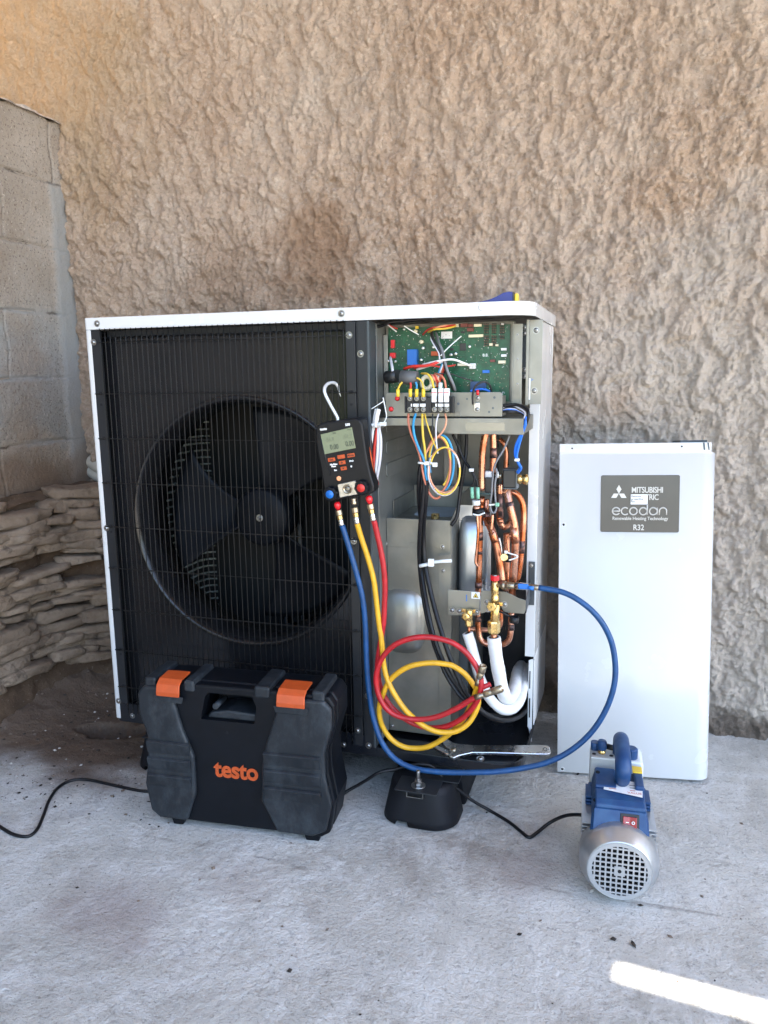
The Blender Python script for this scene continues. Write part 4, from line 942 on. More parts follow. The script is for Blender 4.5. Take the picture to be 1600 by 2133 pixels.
# dark leads
W_([(943, 905), (955, 930), (965, 955), (982, 980), (988, 990)], [.08, .08, .08, .07, .07], .0032, M_['rubber']); W_([(972, 900), (971, 940), (965, 985), (958, 1030), (952, 1075), (940, 1095)], [.12, .12, .11, .11, .10, .095], .0042, M_['rubber'])
W_([(1062, 906), (1050, 935), (1036, 958), (1029, 975), (1026, 1000), (1024, 1030), (1021, 1050), (1024, 1065), (1030, 1068), (1034, 1058), (1032, 1040), (1031, 1010), (1035, 985), (1033, 975)], [.06] * 14, .0022, mat('grey_sensor_lead', (0.17, 0.17, 0.18), 0.4))
W_([(983, 985), (989, 997), (984, 1014)], .06, .0022, M_['rubber']); W_([(984, 984), (992, 998), (995, 1014)], .06, .0022, M_['rubber'])
MB().cbox(P(982, 979, .058), (.010, .008, .007)).build('cable_tie', M_['tie'], HP, bevel=.0015)
gs = mat('green_shrink_sleeve', (0.20, 0.46, 0.32), 0.45)
sleeve([P(983, 1015, .058), P(984, 1038, .058)], .0040, gs, HP); sleeve([P(995, 1015, .058), P(996, 1039, .058)], .0040, gs, HP)
W_([(1041, 1020), (1050, 1026), (1058, 1019)], .10, .0010, M_['wora']); W_([(1032, 980), (1037, 984), (1037, 995)], .08, .0014, M_['wwht'])

# ---- copper pipework
def pipe(pts, y, r, m=None, name='copper_pipe', n=7, seg=16):
    if not isinstance(y, (list, tuple)): y = [y] * len(pts)
    return MB().tube(catmull([P(a[0], a[1], b) for a, b in zip(pts, y)], n), r * 1.1, seg).build(name, m or M_['copper'], HP)
def band(p0, p1, y, r, m=None): return MB().tube([P(*p0, y), P(*p1, y)], r * 1.1, 14).build('brazed_joint', m or M_['copperd'], HP)
pipe([(1029, 905), (1022, 895), (1014, 898), (1009, 915), (1005, 945), (1004, 975), (1003, 1022)], .10, .0068)
pipe([(1003, 1034), (1001, 1060), (1000, 1100), (999, 1150), (998, 1200), (996, 1240)], .13, .0066)
band((1003, 1034), (1002, 1052), .128, .0073, M_['copper']); band((1000, 1108), (1000, 1125), .129, .0070); band((997, 1213), (997, 1224), .128, .0080); band((999, 1148), (999, 1154), .129, .0070)
pipe([(1027, 900), (1028, 925), (1028, 950), (1026, 985)], .12, .0065); band((1028, 933), (1028, 954), .119, .0071)
pipe([(1040, 915), (1050, 925), (1055, 945), (1053, 985)], .24, .0055)
pipe([(1041, 1008), (1041, 1035), (1040, 1065), (1041, 1085), (1048, 1097), (1058, 1094), (1066, 1080)], [.14, .14, .14, .14, .145, .16, .18], .0066); band((1041, 1028), (1042, 1078), .139, .0070); band((1041, 1080), (1043, 1090), .139, .0074, M_['copper'])
pipe([(1052, 1000), (1057, 1030), (1064, 1060), (1072, 1095), (1074, 1125), (1072, 1165), (1069, 1205), (1066, 1245)], [.12, .11, .10, .10, .10, .105, .11, .12], .0078); band((1061, 1045), (1064, 1062), .102, .0086); band((1071, 1098), (1073, 1131), .0995, .0087, M_['copper'])
pipe([(1058, 1024), (1075, 1028), (1087, 1044), (1091, 1065), (1090, 1100), (1087, 1140), (1083, 1178), (1078, 1203), (1068, 1218)], .14, .0064); band((1087, 1126), (1086, 1152), .1395, .0071)
pipe([(1012, 1040), (1012, 1065), (1016, 1085), (1026, 1108), (1034, 1135), (1041, 1170), (1047, 1212)], [.16, .15, .12, .10, .10, .10, .10], .0076); band((1012, 1068), (1018, 1094), .129, .0086); band((1025, 1108), (1032, 1130), .0995, .0084, M_['copper'])
pipe([(993, 1058), (995, 1085), (996, 1110), (994, 1140), (991, 1168), (994, 1177), (998, 1180)], .105, .0030, M_['copper']); pipe([(1026, 1072), (1025, 1088), (1023, 1104)], .085, .0032, M_['copper'])
pipe([(1064, 1115), (1058, 1121), (1058, 1135), (1059, 1152)], .085, .0022, M_['copper']); pipe([(1039, 1120), (1043, 1140), (1044, 1165)], .14, .003, M_['chrome'])
pipe([(1055, 1110), (1056, 1160), (1054, 1230)], .16, .0070)
MB().lathe([(.009, 0), (.0092, .003), (.0075, .007), (.003, .008)], P(993, 1060, .103), P(993, 1052, .103) - P(993, 1060, .103), 18).build('sensor_cap', M_['copper'], HP)
sleeve([P(992, 1052, .10), P(992, 1042, .10)], .0092, M_['inkw'], HP, 'sensor_body')
MB().tube([P(985, 1066, .10), P(1009, 1066, .10)], .009, 12).build('pipe_collar', M_['rubber'], HP)
W_([(985, 1071), (997, 1073), (1010, 1068)], .089, .0020, M_['tie'], name='cable_tie'); W_([(1018, 1052), (1030, 1051), (1036, 1051)], .052, .0020, M_['tie'], name='cable_tie'); MB().cbox(P(1036, 1051, .050), (.008, .007, .008)).build('cable_tie', gs, HP, bevel=.001)
W_([(1000, 1028), (1012, 1029), (1022, 1029)], .088, .0026, mat('dark_green_tie', (0.05, 0.08, 0.07), 0.5), name='cable_tie')
cv = MB(); a, b = P(1010, 995, .10), P(1026, 1027, .10); cv.box((a.x, .10, b.z), (b.x, .13, a.z)); cv.build('valve_coil', M_['chip'], HP, bevel=.002)
a, b = P(1009, 982, .11), P(1024, 998, .11); MB().box((a.x, .11, b.z), (b.x, .13, a.z)).build('valve_label', M_['inkw'], HP, bevel=.001)
a, b = P(1048, 979, .085), P(1074, 1017, .085); MB().box((a.x, .085, b.z), (b.x, .118, a.z)).build('solenoid_coil', M_['chip'], HP, bevel=.002)
MB().prism([(a.x - .0015, a.z + .0015), (b.x + .003, a.z + .0015), (b.x + .003, b.z - .0025), (a.x - .0015, b.z - .0025), (a.x - .0015, b.z), (b.x, b.z), (b.x, a.z), (a.x - .0015, a.z)], .083, .120).build('coil_yoke', M_['galvd'], HP, bevel=.0005)
q = P(1077, 998, .10); MB().lathe([(.008, 0), (.0105, .003), (.0105, .008), (.0085, .010), (.0085, .013), (.011, .015), (.012, .021), (.010, .024), (.004, .026)], q, (1, 0, 0), 24).build('valve_body', M_['brass'], HP)
MB().tube([P(1030, 990, .12), P(1047, 992, .11)], .006, 12).build('valve_stub', M_['nickel'], HP)
q = P(1051, 1161, .07); MB().lathe([(.0085, 0), (.0085, .010), (.0075, .011)], q, P(1049, 1161, .055) - q, 22).build('access_cap', M_['brass'], HP)
W_([(1052, 1149), (1062, 1153), (1076, 1157), (1077, 1161), (1070, 1164), (1060, 1167)], .072, .0017, M_['tie'], name='cable_tie'); MB().cbox(P(1054, 1150, .070), (.007, .007, .006)).build('cable_tie', M_['tie'], HP, bevel=.001)
MB().tube([P(1060, 1152, .08), P(1059, 1170, .08)], .007, 12).build('valve_stub', M_['rubber'], HP)
# U-bend below the valves
pipe([(995.5, 1275), (996, 1305), (999, 1327), (1008, 1339), (1025, 1343), (1047, 1342), (1059, 1334), (1064, 1315), (1065, 1275)], .10, .0062); pipe([(978, 1310), (1000, 1312), (1030, 1312), (1042, 1300), (1042, 1270)], .13, .0055); band((1065, 1300), (1065, 1312), .0995, .0068); band((996, 1283), (996, 1294), .0995, .0066)

# ---- valve bracket
VY = 0.052
def vz(px, py): p = P(px, py, VY); return (p.x, p.z)
vb = MB(); vb.prism([vz(*q) for q in ((933, 1282), (999, 1282), (999, 1233), (933, 1228))], VY, VY + .002)
vb.prism([vz(*q) for q in ((1001, 1277), (1010, 1276), (1020, 1262), (1044, 1262), (1049, 1273), (1060, 1276), (1092, 1278), (1095, 1272), (1096, 1250), (1080, 1245), (1067, 1238), (1053, 1232), (1006, 1229), (1002, 1233))], VY - .003, VY - .001)
vb = vb.build('valve_bracket', M_['galv'], HP, bevel=.0007)
e0, e1 = P(1095, 1250, VY - .002), P(1095, 1277, VY - .002)
ea, eb = Vector((1.046, y0 - .002, P(1111, 1209, y0).z)), Vector((1.046, y0 - .002, P(1111, 1246, y0).z))
ar = MB(); dz = Vector((0.0015, 0, 0)); ar.add([e0, ea, eb, e1, e0 + dz, ea + dz, eb + dz, e1 + dz], [(0, 1, 2, 3), (7, 6, 5, 4), (0, 4, 5, 1), (1, 5, 6, 2), (2, 6, 7, 3), (3, 7, 4, 0)])
a = P(1102, 1169, y0); b = P(1113, 1260, y0); ar.box((a.x, y0 - .004, b.z), (b.x, y0 - .0015, a.z)); ar.build('bracket_arm', M_['galvd'], HP, bevel=.0005)
screw(P(1107, 1178, y0 - .005), vb, .6)
for px, py in ((942, 1271), (957, 1273), (993, 1275), (1014, 1255), (1051, 1259)): screw(P(px, py, VY - .004), vb, .95)
q = [P(982, 1233, VY - .0012), P(1000, 1248, VY - .0012)]; st = MB().box((q[0].x, VY - .0008, q[1].z), (q[1].x, VY - .0002, q[0].z)).build('warning_sticker', M_['inkw'], vb)
cx, cz = (q[0].x + q[1].x) / 2, (q[0].z + q[1].z) / 2
MB().prism([(cx - .0066, cz - .005), (cx + .0066, cz - .005), (cx, cz + .0062)], VY - .0012, VY - .0009).build('warning_triangle', M_['ink'], st)
MB().prism([(cx - .0050, cz - .0042), (cx + .0050, cz - .0042), (cx, cz + .0044)], VY - .0015, VY - .0013).build('triangle_field', M_['label_y'], st)
MB().prism([(cx - .0015, cz - .0035), (cx + .0015, cz - .0035), (cx + .0012, cz - .0010), (cx, cz + .0015), (cx - .0012, cz - .0010)], VY - .0018, VY - .0016).build('flame_symbol', M_['ink'], st)
p = P(972, 1245, VY); MB().box((p.x - .0010, VY - .0006, p.z - .008), (p.x + .0010, VY - .0001, p.z + .007)).build('pen_mark', M_['bluecap'], vb)
# ---- service valves
def hexnut(p, q_, r, m, name, parent=HP): L_ = (Vector(q_) - Vector(p)); return MB().lathe([(r * .88, 0), (r, L_.length * .12), (r, L_.length * .88), (r * .88, L_.length)], p, L_, 6, smooth=False, ph=.3).build(name, m, parent)
def valve(cap, rc_, body, nut, rn, stub, rs_, ears, name):
    y = VY - .016
    o = MB(); b0, b1 = P(*body[0], y), P(*body[1], y); o.tube([b0, (b0 + b1) / 2, b1], rc_ * .92, 20)
    e0_, e1_ = P(*ears[0], VY - .003), P(*ears[1], VY - .003); o.box((e0_.x, VY - .006, e1_.z), (e1_.x, VY - .0032, e0_.z))
    o.cyl(P(*cap, y), P(*cap, y) + Vector((0, VY - .005 - y, 0)), rc_ * .9, 20)
    o = o.build(name, M_['brass'], HP, bevel=.0006)
    c0 = P(*cap, y - .004); ax = (CAM - c0).normalized() * .35 + Vector((-.25, -1, 0)); ax.normalize()
    MB().lathe([(rc_, 0), (rc_ * 1.04, .003), (rc_ * 1.04, .011), (rc_ * .92, .013), (rc_ * .5, .0132)], c0, ax, 6 if rn > .01 else 26, smooth=rn < .01).build('valve_cap', M_['brass'], o)
    MB().cbox(c0 + ax * .0134, (.0015, .0008, .006), 0, None).build('key_slot', M_['hole'], o)
    hexnut(P(*nut[0], y), P(*nut[1], y), rn, M_['brass'], 'flare_nut', o)
    MB().tube([P(*stub[0], y), P(*stub[1], y)], rs_, 14).build('pipe_stub', M_['copper'], o)
    return o
valve((973, 1283), .0090, ((978, 1270), (976, 1292)), ((976, 1289), (977, 1304)), .0085, ((977, 1302), (977, 1325)), .0036, ((962, 1267), (992, 1277)), 'service_valve')
valve((1027, 1262), .0108, ((1033, 1258), (1030, 1300)), ((1029, 1293), (1029, 1319)), .0138, ((1029, 1317), (1029, 1336)), .0068, ((1013, 1252), (1052, 1262)), 'service_valve')
MB().tube(catmull([P(1040, 1273, .035), P(1050, 1278, .033), P(1062, 1284, .04)], 5), .0022, 8).build('cap_strap', M_['rubber'], HP)
MB().lathe([(.0095, 0), (.0105, .002), (.0105, .014), (.0085, .0145), (.0085, .004)], P(1070, 1297, .045), P(1072, 1283, .045) - P(1070, 1297, .045), 20).build('rubber_cap', M_['rubber'], HP)
# ================================================================ LOOSE THINGS
# ---- rubber mounting blocks under the feet
def mounting_block(x, y0_, y1_, label, seen=True):
    t = thing('mounting_block', label, 'support block', Matrix.Translation((x, (y0_ + y1_) / 2, 0)), 'black support blocks under the heat pump')
    m = MB(); nz = 8; hw0, hw1 = 0.088, 0.070
    def ring(z, f, ins):
        hw = (hw0 + (hw1 - hw0) * f) - ins; hy0 = y0_ + 0.010 * f + ins; hy1 = y1_ - 0.010 * f - ins
        return [(x + p[0], p[1], z) for p in rrect(-hw, hy0, hw, hy1, 0.055, 6)]
    rs_ = [ring(0.0, 0, 0.004), ring(0.004, 0.02, 0)] + [ring(0.004 + 0.086 * k / 6, k / 6, 0) for k in range(1, 7)] + [ring(0.0945, 1, 0.006)]
    vv = sum(rs_, []); n = len(rs_[0])
    m.add(vv, [(i * n + k, i * n + (k + 1) % n, (i + 1) * n + (k + 1) % n, (i + 1) * n + k) for i in range(len(rs_) - 1) for k in range(n)], 0, True)
    m.add(rs_[0], [tuple(range(n))[::-1]]); m.add(rs_[-1], [tuple(range(n))])
    b = m.build('rubber_body', M_['block'], t)
    md = b.modifiers.new('notch', 'BOOLEAN'); c = MB().prism([(x - .052, -.01), (x - .014, -.01), (x - .020, .014), (x - .046, .014)], y0_ - .03, y0_ + .20, 'y').box((x + 0.066, y0_ + 0.10, -0.01), (x + 0.10, y0_ + 0.13, 0.11)).build('cut', M_['block'])
    md.object = c; md.operation = 'DIFFERENCE'; md.solver = 'EXACT'
    dg = bpy.context.evaluated_depsgraph_get(); me = bpy.data.meshes.new_from_object(b.evaluated_get(dg)); b.modifiers.clear(); b.data = me; bpy.data.objects.remove(c)
    return t
M_['block'] = mat('black_moulded_rubber', (0.005, 0.0055, 0.008), 0.6, spec=.3, var=0.2, vs=30, bump=0.15, bs=500)
bk1 = mounting_block(0.838, -0.085, 0.50, 'black rubber mounting block with a bolt, under the open front of the white machine')
bk2 = mounting_block(0.150, -0.030, 0.50, 'black rubber mounting block under the fan side, behind the tool case')
bx_ = PZ(870, 1640, 0.098)
MB().prism(rrect(bx_.x - .048, bx_.y - .022, bx_.x + .048, -0.0352, .004), 0.0956, 0.0985, 'z').build('clamp_plate', M_['darkgrey'], bk1, bevel=.001)
hx_ = PZ(866, 1660, .0985)
bo = MB().lathe([(.0045, -.01), (.0045, .034), (.004, .036)], (bx_.x, bx_.y + .006, .0985), (0, 0, 1), 16).build('bolt', M_['screw'], bk1)
for k in range(9): MB().lathe([(.0046, 0), (.0050, .0006), (.0046, .0012)], (bx_.x, bx_.y + .006, .1155 + k * .002), (0, 0, 1), 14).build('thread', M_['screw'], bo) if k < 1 else None
MB().lathe([(.016, 0), (.016, .002)], (bx_.x, bx_.y + .006, .0986), (0, 0, 1), 28).build('washer', M_['screw'], bo)
for z in (.1007, .1075): MB().lathe([(.0075, 0), (.0085, .0008), (.0085, .0052), (.0075, .006)], (bx_.x, bx_.y + .006, z), (0, 0, 1), 6, smooth=False, ph=z * 60).build('nut', M_['screw'], bo)
MB().prism([(bx_.x - .023, .0955), (bx_.x - .023, .078), (bx_.x + .015, .078), (bx_.x + .015, .0955), (bx_.x + .0135, .0955), (bx_.x + .0135, .0795), (bx_.x - .0215, .0795), (bx_.x - .0215, .0955)], -.088, -.082).build('rail_end', M_['screw'], bk1)

# ---- service panel leaning on the wall
def rot(yaw=0, lean=0, roll=0): return Matrix.Rotation(yaw, 4, 'Z') @ Matrix.Rotation(-lean, 4, 'X') @ Matrix.Rotation(roll, 4, 'Y')
PM = Matrix.Translation((1.11828, 0.24896, 0.006)) @ rot(0.12532, 0.09884, -0.0138)
SP = thing('service_panel', 'white sheet metal front panel leaning upright against the wall, with a brown maker badge', 'panel', PM)
pw, ph = 0.365, 0.823
def pl2(px, py): q = PP(px, py, PM); return q.x, q.z
def sect(x1, dep, th, r_):   # open L section with a rounded corner, extruded vertically
    o = [(0, 0)] + [(x1 - r_ + r_ * math.sin(a), r_ - r_ * math.cos(a)) for a in np.linspace(0, math.pi / 2, 12)] + [(x1, dep)]
    i = [(x1 - th, dep)] + [(x1 - r_ + (r_ - th) * math.sin(a), r_ - (r_ - th) * math.cos(a)) for a in np.linspace(math.pi / 2, 0, 12)] + [(0, th)]
    return o + i
body = MB().prism(sect(pw, 0.20, 0.0016, 0.036), 0.0, ph - 0.026, 'z', smooth_side=True)
# joggled top flange, set back a little
o2 = [(x, y + 0.004) for x, y in sect(pw - 0.008, 0.185, 0.0014, 0.030)]
body.prism(o2, ph - 0.022, ph, 'z', smooth_side=True)
n_ = len(o2)
o1 = sect(pw, 0.20, 0.0016, 0.036)
body.add([(p[0], p[1], ph - 0.026) for p in o1] + [(p[0], p[1], ph - 0.022) for p in o2], [(i, i + 1, n_ + i + 1, n_ + i) for i in range(n_ // 2 - 1)], 0, True)
body.box((0, 0.0017, 0.004), (0.0014, 0.012, ph - 0.03)).box((0.0015, 0.002, 0.0), (pw - 0.04, 0.012, 0.0014))
body = body.build('panel_sheet', M_['white'], SP, world=False)
md = body.modifiers.new('bevel', 'BEVEL'); md.width = 0.0012; md.segments = 2; md.limit_method = 'ANGLE'; md.angle_limit = R(50)
def phole(px, py, r_=.0028, ring=True):
    x, z = pl2(px, py); yy = 0.0037 if z > ph - .024 else -0.0002
    MB().lathe([(r_, 0), (r_, .0004)], (x, yy, z), (0, -1, 0), 14).build('screw_hole', M_['hole'], SP, world=False)
    if ring: MB().tube([(x + r_ * 1.6 * math.cos(a), yy, z + r_ * 1.6 * math.sin(a)) for a in [k * math.pi / 9 for k in range(18)]], r_ * .5, 6, closed=True).build('hole_rim', M_['white'], SP, world=False)
for q in ((1174, 1093), (1171, 1602)): phole(*q)
phole(1192, 934, .002); phole(1421, 930, .002)
x, z = pl2(1173, 934); MB().prism(rrect(x - .004, z - .007, x + .004, z + .006, .003), 0.0032, 0.0037).build('slot', M_['whiteframe'], SP, world=False)
MB().box((pw - .075, .06, ph - .002), (pw - .012, .16, ph + .006)).build('top_lug', M_['galvd'], SP, world=False, bevel=.001)
for px in (1468, 1477): x, z = pl2(px, 933); MB().prism([(x - .001, ph - .018), (x + .0025, ph - .018), (x + .0005, ph - .0005), (x - .0035, ph - .0005)], .003, .0037).build('corner_notch', M_['galvd'], SP, world=False)
# badge
b0, b1 = pl2(1252, 990), pl2(1414, 1109)
BD = MB().prism(rrect(b0[0], b1[1], b1[0], b0[1], .004), -.0022, -.0002).build('badge', mat('bronze_grey_badge', (0.060, 0.053, 0.042), 0.4, 0.2, var=.05, coat=.2), SP, world=False, bevel=.0006)
bi = mat('pale_badge_lettering', (0.50, 0.48, 0.44), 0.4, 0.2, var=.03)
def ptext(name, body_, px, py, size, sx=1, off=0, m=None, align='CENTER', y=-.0024, sp=1.0, parent=None):
    x, z = pl2(px, py); return text(name, body_, m or bi, parent or BD, TF(x, y, z), size, .0003, off, align, sx, spacing=sp)
ptext('badge_lettering', 'MITSUBISHI', 1315, 1021, .0196, .80, .0002, align='LEFT', sp=.92)
ptext('badge_lettering', 'ELECTRIC', 1316, 1036, .0190, .80, .0002, align='LEFT', sp=.92)
ptext('badge_lettering', 'Renewable Heating Technology', 1333, 1080, .0112, .90, .0001)
ptext('badge_lettering', 'R32', 1330, 1099, .0190, .85, .0002)
u = abs(pl2(1310, 1030)[0] - pl2(1268, 1030)[0]) / 4 * 1.0; cx, cz = pl2(1289, 1028)
hgt = u * 1.732
emb = MB()
for ang in (90, 210, 330):
    c_, s_ = math.cos(R(ang)), math.sin(R(ang)); c2, s2 = math.cos(R(ang + 90)), math.sin(R(ang + 90)); L1 = u * 1.02
    e = [(cx, cz), (cx + L1 * (c_ * .866 - c2 * .5), cz + L1 * (s_ * .866 - s2 * .5)), (cx + L1 * c_ * 1.732, cz + L1 * s_ * 1.732), (cx + L1 * (c_ * .866 + c2 * .5), cz + L1 * (s_ * .866 + s2 * .5))]
    MB().prism(e, -.0030, -.0022).build('diamond_emblem', bi, BD, world=False)
# rounded wordmark drawn as strokes
def stroke(pts, r_): MB().tube([Vector((p[0], -.0023, p[1])) for p in pts], r_, 6, flat=1).build('wordmark_stroke', bi, BD, world=False)
wx0, wz0 = pl2(1273, 1073); wx1, wz1 = pl2(1391, 1059); lw_ = (wx1 - wx0) / 6.0; hh = lw_ * .46; cy_ = wz0 + hh; sw = .00165
def arc(cx_, a0, a1, rx=None, rz=None, n=18): return [(cx_ + (rx or lw_ * .40) * math.cos(R(a0 + (a1 - a0) * k / n)), cy_ + (rz or hh * .86) * math.sin(R(a0 + (a1 - a0) * k / n))) for k in range(n + 1)]
cxs = [wx0 + lw_ * (k + .5) for k in (0.02, .98, 1.86, 2.90, 3.96, 4.98)]
stroke(arc(cxs[0], 0, 325), sw); stroke([(cxs[0] - lw_ * .36, cy_), (cxs[0] + lw_ * .40, cy_)], sw)
stroke(arc(cxs[1], 45, 315), sw); stroke(arc(cxs[2], 0, 360), sw); stroke(arc(cxs[3], 0, 360), sw); stroke([(cxs[3] + lw_ * .42, cy_ - hh * .86), (cxs[3] + lw_ * .42, cy_ + hh * 1.9)], sw)
stroke(arc(cxs[4], 0, 360), sw); stroke([(cxs[4] + lw_ * .42, cy_ - hh * .86), (cxs[4] + lw_ * .42, cy_ + hh * .86)], sw)
stroke([(cxs[5] - lw_ * .38, cy_ - hh * .9)] + arc(cxs[5], 180, 0, lw_ * .38)[1:] + [(cxs[5] + lw_ * .38, cy_ - hh * .9)], sw)
s0, s1 = pl2(1313, 1029), pl2(1349, 1051)
st = MB().box((s0[0], -.0038, s1[1]), (s1[0], -.0031, s0[1])).build('film_sticker', M_['ink'], BD, world=False)
MB().box((s0[0] + .0008, -.0043, s1[1] + .0008), (s1[0] - .0008, -.0039, s0[1] - .0008)).build('sticker_face', M_['inkw'], st, world=False)
for k, t_ in enumerate(('Remove', 'protective', 'film')):
    text('sticker_lettering', t_, M_['ink'], st, TF(s0[0] + .0018, -.0046, s0[1] - .0052 - k * .0066), .0078, .0001, .0001, 'LEFT', .86)

# ---- tool case
cw, chh, cdp = 0.462, 0.345, 0.115
c0 = Vector((0.4625, -0.183, 0.0))
KM = Matrix.Translation(c0) @ Matrix.Rotation(R(5.0), 4, 'Z') @ Matrix.Rotation(R(0.5), 4, 'Y')
TC = thing('tool_case', 'scuffed black plastic tool case with orange latches and orange lettering, standing on the concrete', 'tool case', KM)
H = chh; z0c = 0.014
def cb_(name, poly, y0_, y1_, m, parent=TC, bev=.004, seg=3): return MB().prism(poly, y0_, y1_).build(name, m, parent, world=False, bevel=bev, bseg=seg)
oL = [(-.205, z0c + .010), (-.195, z0c), (.195, z0c), (.214, z0c + .012), (.226, .10), (.214, .165), (.212, .215), (.229, .275), (.229, .320), (.217, H - .006), (.16, H), (-.16, H), (-.217, H - .006), (-.229, .322), (-.229, .275), (-.212, .215), (-.212, .165), (-.222, .10)]
bay = [(-.078, .262), (.046, .262), (.052, .300), (.044, .325), (-.058, .325), (-.066, .315)]
def bored(name, poly, y0_, y1_, m, bev, deep):
    o = cb_(name, poly, y0_, y1_, m, bev=bev); c = MB().prism(bay, -.05, deep).build('cut', m, None)
    c.parent = TC
    bpy.context.view_layer.update()
    bo = o.modifiers.new('bay', 'BOOLEAN'); bo.object = c; bo.operation = 'DIFFERENCE'; bo.solver = 'EXACT'
    bpy.context.view_layer.update(); dg = bpy.context.evaluated_depsgraph_get()
    me = bpy.data.meshes.new_from_object(o.evaluated_get(dg)); o.modifiers.clear(); o.data = me; bpy.data.objects.remove(c)
    return o
oT = [(x * .985, z if z < H - .001 else H - .004) for x, z in oL]
back = bored('back_shell', oT, .006, .088, M_['casec'], .007, .066)
front = bored('front_shell', oT, -.022, .004, M_['casec'], .005, .066)
MB().box((-.20, .0038, .03), (.20, .0062, .25)).build('seam', M_['hole'], TC, world=False)
bayL, bayZ = -.086, .262
MB().prism([(-.068, .2622), (-.060, .275), (-.02, .283), (.045, .280), (.045, .2622)], -.012, .060).build('handle_well', M_['case'], TC, world=False, bevel=.004)
MB().tube([(-.045, -.016, .292), (-.045, .030, .292)], .007, 14).build('hinge_boss', M_['case'], TC, world=False)
# raised shoulders
sL = [(-.216, .100), (-.205, .035), (-.185, .020), (-.118, .020), (-.095, .085), (-.094, .175), (-.118, .235), (-.135, .300), (-.145, H - .010), (-.205, H - .012), (-.221, .315), (-.221, .275), (-.204, .215), (-.205, .160)]
sR = [(.095, .020), (.175, .020), (.205, .035), (.219, .100), (.206, .160), (.205, .215), (.222, .275), (.222, .315), (.205, H - .012), (.120, H - .012), (.100, .300), (.072, .215), (.064, .175), (.060, .090)]
for nm, pol in (('left_shoulder', sL), ('right_shoulder', sR)):
    sh_ = cb_('front_shoulder', pol, -.034, -.020, M_['case'], bev=.006)
    xs0 = -.208 if pol is sL else .066; xs1 = -.098 if pol is sL else .200
    for k in range(3):
        z = .208 - k * .040
        MB().prism([(-.0345, z - .030), (-.0405, z - .003), (-.036, z), (-.030, z), (-.030, z - .030)], xs0 + .004, xs1 - .004, 'x').build('grip_rib', M_['case'], sh_, world=False, bevel=.0008)
# top edge blocks
for x0_, x1_ in ((-.205, -.178), (-.112, -.088), (.050, .085), (.178, .205)):
    MB().box((x0_, -.028, H - .020), (x1_, .078, H + .006)).build('top_rib', M_['case'], TC, world=False, bevel=.005, bseg=3)
for x0_, x1_ in ((-.172, -.118), (.104, .166)):
    la = MB(); xc = (x0_ + x1_) / 2
    pr = [(-.0400, H - .030), (-.0405, H - .020), (-.036, H - .004), (-.022, H + .005), (.020, H + .0075), (.020, H + .003), (-.020, H + .001), (-.032, H - .006), (-.0365, H - .030)]
    la.prism(pr, x0_, x1_, 'x'); la = la.build('latch', M_['orange'], TC, world=False, bevel=.0022, bseg=3)
    text('embossed_lettering', 'testo', mat('darker_orange', (0.66, 0.13, 0.025), 0.45), la, Matrix.Translation((xc, -.0345, H - .0055)) @ Matrix.Rotation(R(48), 4, 'X'), .0120, .0003)
    MB().prism([(x0_ - .004, H - .045), (x1_ + .004, H - .045), (x1_ + .008, H - .030), (x0_ - .008, H - .030)], -.0372, -.034).build('latch_seat', M_['case'], TC, world=False, bevel=.002)
for x0_, x1_ in ((-.165, -.130), (.150, .190)):
    for yy in (-.020, .055): MB().prism([(x0_ + .006, .0), (x1_ - .006, 0), (x1_, .020), (x0_, .020)], yy, yy + .028).build('foot', M_['casec'], TC, world=False, bevel=.002)
text('case_lettering', 'testo', M_['orange'], TC, TF(.000, -.0226, .148), .0545, .0006, .0016, 'CENTER', .92, spacing=.98)
MB().lathe([(.003, 0), (.003, .0005)], (-.018, -.0222, .236), (0, -1, 0), 14).build('mould_mark', M_['hole'], TC, world=False)

# ---- digital manifold hanging on the grille
gc = P(719, 962, -0.060)
GM = Matrix.Translation(gc) @ Matrix.Rotation(R(-9.3), 4, 'Y') @ Matrix.Rotation(R(3), 4, 'X') 
DM = thing('digital_manifold', 'black and orange digital gauge manifold hanging from the grille by a silver hook', 'gauge', GM)
GMi = GM
def gp(px, py): q = PP(px, py, GM); return q.x, q.z
bodyp = [gp(*q) for q in ((662, 893), (666, 884), (674, 880), (745, 870), (754, 873), (759, 882), (764, 920), (770, 960), (777, 990), (783, 1010), (783, 1020), (779, 1026), (700, 1040), (686, 1040), (681, 1034), (678, 1005), (672, 970), (664, 930))]
bo_ = MB().prism(bodyp, -.014, .024).build('housing', mat('black_gauge_plastic', (0.005, 0.0053, 0.0065), 0.45, spec=.3, var=.15, vs=60, bump=.08, bs=900), DM, world=False, bevel=.005, bseg=4)
op = [gp(*q) for q in ((665, 915), (758, 905), (768, 950), (776, 995), (677, 1012), (669, 965))]
MB().prism([(p[0] * 1.035, p[1]) for p in op], .010, .017).build('orange_band', M_['orange'], DM, world=False, bevel=.003)
sc4 = [gp(*q) for q in ((673, 903), (738, 888), (746, 931), (682, 944))]
scr = MB().prism(sc4[::-1], -.0158, -.0142).build('display', mat('lcd_green_grey', (0.19, 0.215, 0.13), 0.25, var=.03), DM, world=False, bevel=.0005)
def gtext(nm, s_, px, py, size, m, sx=1, off=0, y=-.0164, parent=None, align='CENTER', slant=-2.5):
    x, z = gp(px, py); return text(nm, s_, m, parent or DM, TF(x, y, z) @ Matrix.Rotation(R(slant), 4, 'Z') @ Matrix.Identity(4), size, .0002, off, align, sx)
lcd = mat('lcd_segment', (0.05, 0.06, 0.04), 0.4); lcdp = mat('lcd_faint_segment', (0.14, 0.16, 0.10), 0.4)
gtext('display_digits', '-51.7', 692, 914, .0125, lcdp, .8, parent=scr); gtext('display_digits', '-51.7', 729, 907, .0125, lcdp, .8, parent=scr)
